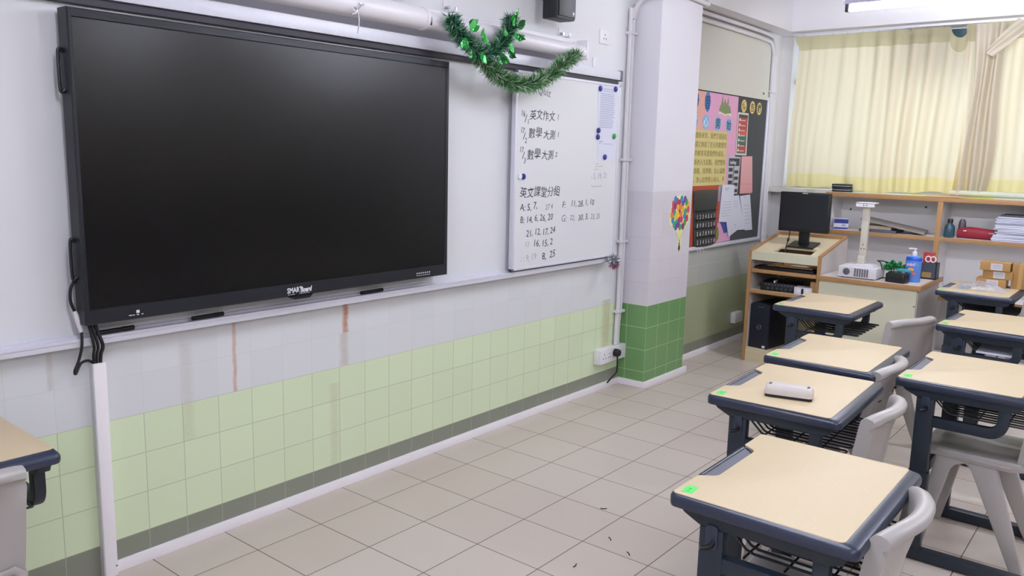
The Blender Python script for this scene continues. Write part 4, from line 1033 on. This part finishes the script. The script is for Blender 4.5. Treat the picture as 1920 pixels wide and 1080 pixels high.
fo = thing('plastic_folder', 'pink plastic folder hanging on the grey felt', 'folder', (0, 0, 0))
MB().prism([(4.988, 1.552), (5.196, 1.556), (5.248, 1.262), (5.235, 1.250), (5.0, 1.250)], -.0475, -.0515, 'y', .0008).build('sleeve', mat('pink_folder', 'd99a9e', .45, var=.05, scale=10), fo, 0)
MB().box(5.005, 5.225, -.0521, -.0515, 1.325, 1.328).build('seam', mat('pink_seam', 'c08288', .5), fo, 0)
def hang(name, poly, k, label, lines):
    o, y = pin(name, poly, k, 'd2d4e2', label, 'paper')
    b = MB()
    for x0, x1, z, h in lines: b.box(x0, x1, y-.0004, y, z, z+h)
    b.build('print', M['paper_lines'], o, 0); return o
hang('paper_sheet', [(4.999, 1.232), (5.203, 1.240), (5.300, .940), (5.15, .942)], 4.5, 'white sheet at right of the three loose sheets under the pink folder', [(5.08, 5.10, 1.215, .008), (5.115, 5.13, 1.215, .008)] + [(5.08+k*.012, 5.19+k*.012, 1.15-k*.03, .003) for k in range(6)])
hang('paper_sheet', [(4.850, 1.236), (4.975, 1.240), (5.150, .950), (4.99, .955), (4.828, .906), (4.772, 1.02)], 6.0, 'white sheet in the middle of three loose sheets, its lower corner hanging down', [(4.93, 4.95, 1.00, .006), (4.935, 4.95, .985, .004)] + [(4.88, 4.97, 1.19-k*.02, .003) for k in range(3)])
hang('paper_sheet', [(4.650, 1.330), (4.880, 1.322), (4.858, 1.026), (4.622, 1.040)], 7.5, 'white sheet at left of the three loose sheets beside the black calendar', [(4.70, 4.78, 1.296, .006), (4.70, 4.76, 1.283, .005)] + [(4.67, 4.83, 1.19-k*.022, .003) for k in range(6)])
pin('leaflet', [(4.668, 1.036), (4.785, 1.030), (4.812, .948), (4.748, .942)], 2.5, '3d4f9a', 'blue leaflet corner showing below the loose white sheets', 'leaflet', var=.4)
pin('paper_scrap', [(4.59, 1.32), (4.65, 1.325), (4.63, 1.20), (4.60, 1.20)], 3.2, '8f93a8', 'small grey printed scrap right of the calendar top', 'paper scrap', var=.3)
o, y = pin('paper_leaf', [(4.615, 1.005), (4.64, .985), (4.655, .94), (4.645, .90), (4.62, .885), (4.605, .93)], 2.5, '6f8a4a', 'green paper leaf at the foot of the calendar', 'decoration')
ch = thing('calendar_chart', 'black pocket calendar chart with white numbers hanging by the column', 'calendar', (0, 0, 0))
rows = []
for j in range(9):
    v = j/8; z = 1.292-.425*v; row = []
    for i in range(13):
        u = i/12; x = (4.165+.05*v) + (.405-.045*v+.0)*u
        row.append((x, -.0535-.010*math.sin(u*PI)*(.4+.6*v)-.004*math.sin(v*9), z - .006*math.sin(u*PI)*v + .004*math.sin(u*PI)))
    rows.append(row)
b = MB(); n = 13
b.loft([[*r] for r in rows], False, False, False); b.build('cloth', mat('black_vinyl', '3a3c3a', .35, var=.15, scale=10), ch, 60)
b = MB()
for k in range(4):
    z = 1.292-.425*(.36+.155*k); b.box(4.205+.01*k, 4.56-.004*k, -.0690, -.060, z-.004, z+.003)
b.build('pocket_seams', M['black'], ch, 0)
b = MB()
for k, s in enumerate(('1234567', '8901234', '5678901', '2345678', '901')):
    z = 1.292-.425*(.475+.152*k)
    for i, cx in enumerate(s): text_bm(b, cx, .046, TY(4.212+.009*k+i*.047, -.0705, z-.010), .0004, sx=.8)
b.build('numbers', M['print_w'], ch, 0)
# balloon cut-out on the column
bc = thing('balloon_cutout', 'paper cut-out of many coloured balloons stuck on the column face', 'decoration', (0, 0, 0))
ol = [(3.690, 1.283), (3.745, 1.270), (3.805, 1.235), (3.832, 1.18), (3.828, 1.125), (3.80, 1.075), (3.75, 1.04), (3.728, 1.0), (3.722, .905), (3.700, .885), (3.678, .905), (3.682, .99), (3.655, 1.03), (3.59, 1.065), (3.555, 1.085), (3.545, 1.15), (3.56, 1.22), (3.615, 1.268)]
MB().prism(ol, -.2002, -.2012, 'y').build('yellow_outline', mat('pale_yellow_card', 'ece9b0', .7), bc, 0)
rb = random.Random(11); cols = ['b8324f', 'e8c040', '2f9a80', '6a3f96', '3a86b0', 'c8456a', 'e0b038', '3f9a5a', 'd9823f', '8a3a6a']
bm_ = [mat('balloon_'+c_, c_, .6, var=.05) for c_ in cols]
sp_ = []
for t_ in range(900):
    x, z = rb.uniform(3.565, 3.815), rb.uniform(1.05, 1.262)
    if ((x-3.69)/.135)**2+((z-1.165)/.112)**2 > 1: continue
    if all((x-a)**2+(z-c_)**2 > .029**2 for a, c_ in sp_): sp_.append((x, z))
for k, (x, z) in enumerate(sp_[:46]): MB().disc((x, -.2012-.00002*k, z), .0245, 'y', .0006, 14, .86).build('balloon', bm_[k % len(bm_)], bc, 0)
b = MB()
for x in (3.62, 3.66, 3.70, 3.74, 3.77): b.prism([(x-.0012, 1.06), (x+.0012, 1.06), (3.7012, .955), (3.6995, .955)], -.2014, -.2017, 'y')
b.build('strings', mat('string_green', '8a9a3a', .6, var=0), bc, 0)
b = MB().prism([(3.690, .935), (3.712, .935), (3.718, .905), (3.684, .905)], -.2013, -.2020, 'y').disc((3.700, -.2013, .945), .009, 'y', .0008, 12)
b.box(3.700, 3.704, -.202, -.2013, .94, .968).box(3.691, 3.697, -.202, -.2013, .892, .906).box(3.704, 3.710, -.202, -.2013, .892, .906)
b.build('small_figure', mat('brown_print', '4a3c1c', .6), bc, 0)

# ------------------------------------------------------------------ student desks
HW, HD = .2925, .2275
def make_desk(label):
    t = thing('student_desk', label, 'desk', (0, 0, 0), 0, 'student desks')
    # edge ring with a shallow well for the laminate
    def lo(inset, z, drop=0.0, r=.022):
        return [(x, y, z - (drop if y < -HD+.03 else 0)) for x, y in rrect(-HW+inset, HW-inset, -HD+inset, HD-inset, max(r-inset, .008))]
    def li(z, e=0.0):
        return [(x, y, z) for x, y in rrect(-HW+.009+e, HW-.009-e, -HD+.034+e, HD-.008-e, .014)]
    b = MB().loft([lo(.012, .684), lo(.002, .687), lo(0, .693), lo(0, .710, .006), lo(.003, .7165, .006), lo(.007, .7190, .004), li(.7196), li(.706)])
    b.build('edge_band', M['edge'], t, 50)
    o = rrect(-HW+.0085, HW-.0085, -HD+.0335, HD-.0075, .014); k = 6
    y1 = HD-.0075; n0, n1, dp = -.1455, .1625, .043
    notch = [(n1, y1), (n1-.006, y1-.004), (n1-.012, y1-.014), (n1-.026, y1-.034), (n1-.036, y1-dp+.002), (n1-.045, y1-dp), (n0+.045, y1-dp), (n0+.036, y1-dp+.002), (n0+.026, y1-.034), (n0+.012, y1-.014), (n0+.006, y1-.004), (n0, y1)]
    MB().prism(o[:k] + notch + o[k:], .7062, .7212, 'z', .0012).build('tabletop', M['desktop'], t, 30)
    b = MB().prism([(x, y+.003) for x, y in notch], .7062, .7150, 'z')
    b.build('pen_tray', M['tray'], t, 30)
    b = MB().tube([(n0+.02, y1-.004, .7165), (n1-.02, y1-.004, .7165)], .0032, 8); b.build('tray_lip', M['tray'], t)
    MB().tube(smooth_path([(n1-.018, y1-.012, .716), (n1-.032, y1-.030, .716), (n1-.044, y1-.038, .716)], 4), .0028, 6).build('tray_lip', M['edge'], t)
    for s in (-1, 1):
        xa, xb = (s*.272, s*.236)
        xa, xb = min(xa, xb), max(xa, xb)
        f = MB()
        f.prism([(.0855, .05), (.1475, .05), (.1475, .6515), (.0855, .6515)], xa+.0008, xb-.0008, 'x', .004)
        f.build('column', M['navy'], t)
        f = MB().prism([(.205, .686), (.19, .672), (.165, .660), (.1475, .652), (-.165, .652), (-.19, .660), (-.205, .686)], xa, xb, 'x', .003)
        f.build('top_rail', M['navy'], t)
        poly = [(.0865, .543)] + [(-.1025-.06*math.sin(q), .603-.06*math.cos(q)) for q in [PI/2*i/8 for i in range(9)]] + [(-.1625, .655), (-.1255, .655)] + [(-.0985-.027*math.cos(q), .610-.027*math.sin(q)) for q in [PI/2*i/6 for i in range(7)]] + [(.0865, .583)]
        MB().prism(poly, xa+.003, xb-.003, 'x', .003).build('lower_rail', M['navy'], t)
        MB().box(xa-.004, xb+.004, -.262, .172, 0.004, .048, .006).build('foot_bar', M['navy'], t)
        b = MB().box(xa-.006, xb+.006, .150, .178, 0, .040, .006).box(xa-.006, xb+.006, -.268, -.240, 0, .040, .006)
        b.build('foot_cap', M['black'], t)
        MB().box(xa-.002, xb+.002, .080, .153, .045, .36, .004).build('column_sleeve', M['navy'], t)
        xo = s*.272
        b = MB().prism(rrect(.098, .130, .600, .662, .010), xo, xo+s*.004, 'x', .0012)
        b.build('lock_plate', M['edge'], t)
        b = MB().tube(smooth_path([(xo+s*.002, .108, .618), (xo+s*.014, .110, .614), (xo+s*.026, .118, .612), (xo+s*.034, .128, .612)], 4), .0065, 10)
        b.build('lock_lever', M['black'], t)
    MB().box(-.236, .236, .098, .132, .33, .375, .004).build('cross_bar', M['navy'], t)
    b = MB()
    for i in range(7):
        x = -.198+.066*i; w = .015
        pts = []
        side_ = [(.100, .648), (.085, .632), (.050, .598), (.030, .592), (-.060, .591), (-.150, .591), (-.222, .591)]
        pts += [(x-w, y, z) for y, z in side_]
        pts += [(x-w+.005, -.230, .591), (x+w-.005, -.230, .591)]
        pts += [(x+w, y, z) for y, z in reversed(side_)]
        pts += [(x+w-.005, .105, .653), (x-w+.005, .105, .653)]
        b.tube(pts, .0034, 6, closed=True)
    for y in (.045, -.055, -.150):
        b.tube([(-.236, y, .586), (.236, y, .586)], .0032, 6)
    b.build('wire_basket', M['black'], t)
    lb = MB().box(-.0235, .0235, -.014, .014, 0, .0004).build('seat_label', M['green_lab'], t, 0)
    lb.location = (-.243, .192, .7213); lb.rotation_euler = (0, 0, .06)
    b = MB()
    for s_, x in (('7', -.010), ('2', .008)): text_bm(b, s_, .011, Matrix.Translation((x, .004, .0004)) @ Matrix.Rotation(PI, 4, 'Z'), .0002)
    b.box(-.003, .001, -.001, .001, .0004, .0007)
    b.build('label_number', M['ink'], lb, 0)
    return t
desk0 = make_desk('nearest student desk at the bottom right, bare top with a clear green label')
def FLpos(fx, fy, rz):
    c, s = math.cos(rz), math.sin(rz)
    return (fx + HW*c + HD*s, fy + HW*s - HD*c, 0)
R_ = math.radians
at(desk0, FLpos(.338, -1.946, R_(.4)), R_(.4))
dup(desk0, FLpos(1.187, -1.637, R_(2.2)), R_(2.2), 'student desk with the white board eraser lying on top')
dup(desk0, FLpos(1.890, -1.553, R_(1.2)), R_(1.2), 'bare student desk directly behind the one holding the board eraser')
dup(desk0, FLpos(3.112, -1.110, R_(0.5)), R_(0.5), 'student desk standing right in front of the lectern')
dup(desk0, FLpos(1.917, -2.070, R_(0)), R_(0), 'student desk at the right edge with an empty wire basket above a tucked chair')
dup(desk0, FLpos(3.190, -1.942, R_(-2)), R_(-2), 'student desk with white papers stuffed in its wire basket')
dup(desk0, FLpos(4.447, -1.672, R_(0)), R_(0), 'farthest right student desk holding brown cartons and a clear plastic bag')
dup(desk0, (-.517-HW, -.140-HD, 0), R_(-.5), 'student desk at the left edge below the black display')

# ------------------------------------------------------------------ chairs
def make_chair(label):
    t = thing('school_chair', label, 'chair', (0, 0, 0), 0, 'grey school chairs')
    # seat shell
    loops = []
    N = 12
    for y, zt, hw in ((.195, .405, .150), (.192, .425, .170), (.175, .442, .183), (.13, .448, .188), (.05, .446, .190), (-.05, .441, .190), (-.12, .440, .188), (-.165, .448, .184), (-.180, .462, .178)):
        top = []; bot = []
        for i in range(N+1):
            u = -1+2*i/N
            z = zt - .014*(1-u*u)*(1 if y < .15 else .3) - .030*max(0, abs(u)-.88)/.12*1.0
            top.append((u*hw, y, z)); bot.append((u*(hw-.008), y-.004, z-.016))
        loops.append(top + bot[::-1])
    MB().loft(loops).build('seat', M['chair'], t, 60)
    # backrest: swept section, bowed to the rear
    loops = []
    NU = 22
    for i in range(NU+1):
        u = -1+2*i/NU; x = u*.178
        bow = .048*(1-u*u)
        e = abs(u)**6
        th = .013 + .020*e
        zt = .742 - .016*abs(u)**4
        sec = [(-.142, .430), (-.150, .50), (-.162, .60), (-.176, zt-.030), (-.180, zt-.010), (-.188, zt-.001), (-.200, zt+.001), (-.216, zt-.004), (-.223, zt-.014), (-.221, zt-.028), (-.208, zt-.036),
               (-.180-th-.004, zt-.05), (-.162-th-.004, .60), (-.150-th-.004, .50), (-.142-th, .430)]
        loops.append([(x*(1-.03*max(0, (.6-z))/.2), y-bow*(.55+.45*min(1, max(0, (z-.43)/.3))) , z) for y, z in sec])
    MB().loft(loops).build('backrest', M['chair'], t, 50)
    for s in (-1, 1):
        def leg(poly):
            b = MB()
            vs = [(s*(.176+.022*(1-z/.41)), y, z) for y, z in poly] + [(s*(.176+.022*(1-z/.41)-.030), y, z) for y, z in poly]
            n = len(poly)
            bv, bf = b._faces(vs, [tuple(range(n)), tuple(range(n, 2*n))[::-1]] + [(i, (i+1) % n, n+(i+1) % n, n+i) for i in range(n)])
            bmesh.ops.recalc_face_normals(b.bm, faces=bf)
            bmesh.ops.bevel(b.bm, geom=list({e for f in bf for e in f.edges}), offset=.005, segments=2, affect='EDGES', profile=.6)
            return b
        leg([(.125, .432), (.022, .432), (.022, .390), (.060, .375), (.078, .350), (.150, 0), (.188, 0), (.132, .395)]).build('leg', M['chair'], t, 60)
        leg([(.030, .432), (-.060, .432), (-.080, .395), (-.212, 0), (-.168, 0), (-.004, .350), (.012, .378), (.030, .388)]).build('leg', M['chair'], t, 60)
        MB().box(min(s*.150, s*.184), max(s*.150, s*.184), -.16, .13, .412, .432, .004).build('side_rail', M['chair'], t, 60)
    return t
ch0 = make_chair('grey chair tucked under the nearest desk at the bottom right')
at(ch0, (.602, -2.215, 0), R_(1))
for (x, y, rz, lab) in ((1.445, -1.950, 1, 'grey chair pushed under the desk holding the board eraser'),
                        (2.085, -1.800, 1, 'grey chair behind the bare desk, its back touching the next desk corner'),
                        (3.265, -1.645, -22, 'grey chair turned slightly, behind the desk in front of the lectern'),
                        (2.245, -2.345, 0, 'grey chair with glossy seat under the desk at the right edge'),
                        (4.76, -1.985, 0, 'grey chair at the far desk holding brown cartons, cut by the frame'),
                        (-.815, -.450, 0, 'grey chair at the left edge in front of the left desk')):
    dup(ch0, (x, y, 0), R_(rz), lab)

# ------------------------------------------------------------------ things on and in the desks
DZ = .7213
er = thing('board_eraser', 'white board eraser with black felt base lying on a student desk', 'eraser', (1.352, -1.868, DZ), R_(-75.5))
MB().prism(rrect(-.078, .078, -.030, .030, .012), 0, .010, 'z', .002).build('felt_base', M['black'], er)
b = MB().loft([[(x, y, .010) for x, y in rrect(-.080, .080, -.032, .032, .014)], [(x, y, .022) for x, y in rrect(-.081, .081, -.033, .033, .014)], [(x, y, .036) for x, y in rrect(-.078, .078, -.029, .029, .013)], [(x, y, .042) for x, y in rrect(-.072, .072, -.023, .023, .012)]])
b.build('eraser_body', mat('scuffed_white_plastic', 'cfc9c6', .4, var=.10, scale=30), er)
b = MB().box(-.068, -.058, -.014, .012, .0415, .0430, .0005).box(.058, .068, -.014, .012, .0415, .0430, .0005)
b.build('dark_pad', mat('grey_pad', '5a5452', .6), er)
tag(MB().prism([(3.225, -2.135), (3.60, -2.125), (3.59, -2.325), (3.225, -2.315)], .5948, .603, 'z').build('paper_stack', M['paper']), 'white papers lying in the wire basket of a desk', 'papers')
tag(MB().box(3.30, 3.52, -2.375, -2.33, .5948, .625, .004).build('pencil_case', mat('maroon_cloth', '4a1f2c', .7)), 'maroon pencil case beside the papers in the wire basket', 'case')
rs = random.Random(4)
def carton(loc, rz, sx, sy, sz, lab, label=True):
    t = thing('carton', lab, 'box', loc, rz, 'small brown cartons')
    MB().box(-sx, sx, -sy, sy, 0, sz, .002).build('carton_body', mat('kraft_card', 'a9824e', .7, var=.08, scale=30), t)
    MB().box(-sx-.0006, -sx, -sy*.50, sy*.28, .005, sz-.005).build('white_label', mat('label_paper', 'c6c4c8', .6, var=.03), t)
    if label:
        b = MB()
        for k in range(3): b.box(-sx-.001, -sx-.0006, -sy*.40, sy*.15, .018+k*.009, .021+k*.009)
        b.build('print', M['paper_lines'], t, 0)
    MB().box(-.025, .025, -sy-.0006, sy+.0006, .002, sz+.0005).build('packing_tape', mat('tan_tape', 'b5935c', .3, var=.03), t)
    return t
carton((4.915, -1.925, DZ), R_(2), .075, .088, .056, 'lowest small brown carton with white label on the far desk')
carton((4.935, -1.962, DZ+.0575), R_(-2), .075, .088, .054, 'middle small brown carton of the three on the far desk')
carton((4.922, -1.940, DZ+.113), R_(1), .075, .088, .054, 'topmost small brown carton of the three on the far desk')
bc2 = thing('carton', 'bigger brown carton standing right of the three small labelled cartons', 'box', (4.95, -2.085, DZ), R_(3))
MB().box(-.07, .07, -.05, .05, 0, .165, .002).build('carton_body', mat('kraft_card_big', 'a07a48', .7, var=.08, scale=30), bc2)
MB().box(-.0706, .0706, -.012, .012, .002, .1655).build('packing_tape', mat('tan_tape_big', 'b5935c', .3, var=.03), bc2)
# crumpled clear bag with its contents
bg = thing('plastic_bag', 'crumpled clear plastic bag lying on the far desk before the cartons', 'bag', (4.69, -1.90, DZ+.002))
rows = []
NB = 26
for j in range(NB+1):
    for_i = []
    for i in range(NB+1):
        u, v = -1+2*i/NB, -1+2*j/NB
        rr = max(abs(u), abs(v))
        z = .045*(1-rr**2)*(.6+.5*math.sin(5*u+2*v)*math.cos(4*v-u)) + .010*rs.random()*(1-rr) + .0015
        for_i.append((u*.11+.006*math.sin(9*v), v*.15+.006*math.sin(11*u), max(.001, z)))
    rows.append(for_i)
b = MB(); n = NB+1
b._faces([p for r in rows for p in r], [(k*n+i, k*n+i+1, (k+1)*n+i+1, (k+1)*n+i) for k in range(NB) for i in range(NB)])
b.build('film', M['bag'], bg, 20)
tag(MB().prism(rrect(4.62, 4.73, -1.835, -1.770, .02), DZ+.0005, DZ+.014, 'z', .003).build('cloth_bundle', mat('slate_grey_cloth', '8a8c9c', .8, var=.15, scale=25)), 'grey folded cloth inside the clear plastic bag', 'cloth')
tag(MB().box(4.60, 4.72, -1.985, -1.855, DZ+.0005, DZ+.014, .003).build('card_box', mat('ivory_card', 'd8cdb4', .6, var=.03)), 'flat ivory card box inside the clear plastic bag', 'box')
# dark scraps on the floor
for k, (x, y, rz, lab) in enumerate(((1.516, -1.037, -.9, 'dark scrap on the floor tiles, farthest from the camera'), (1.288, -1.213, .9, 'dark scrap on the floor tiles, second from the nearest desk'), (1.230, -1.335, .9, 'dark scrap on the floor tiles closest to the nearest desk'), (1.014, -1.231, .2, 'curved dark scrap on the floor tiles, leftmost of the four'))):
    c, s = math.cos(rz), math.sin(rz)
    pts = [(x-.014*c, y-.014*s, .002), (x+.003*s, y-.003*c, .002), (x+.014*c, y+.014*s, .002)]
    tag(MB().tube(smooth_path(pts, 4), .0019, 6).build('floor_scrap', M['rubber']), lab, 'scrap', 'dark scraps on the floor')
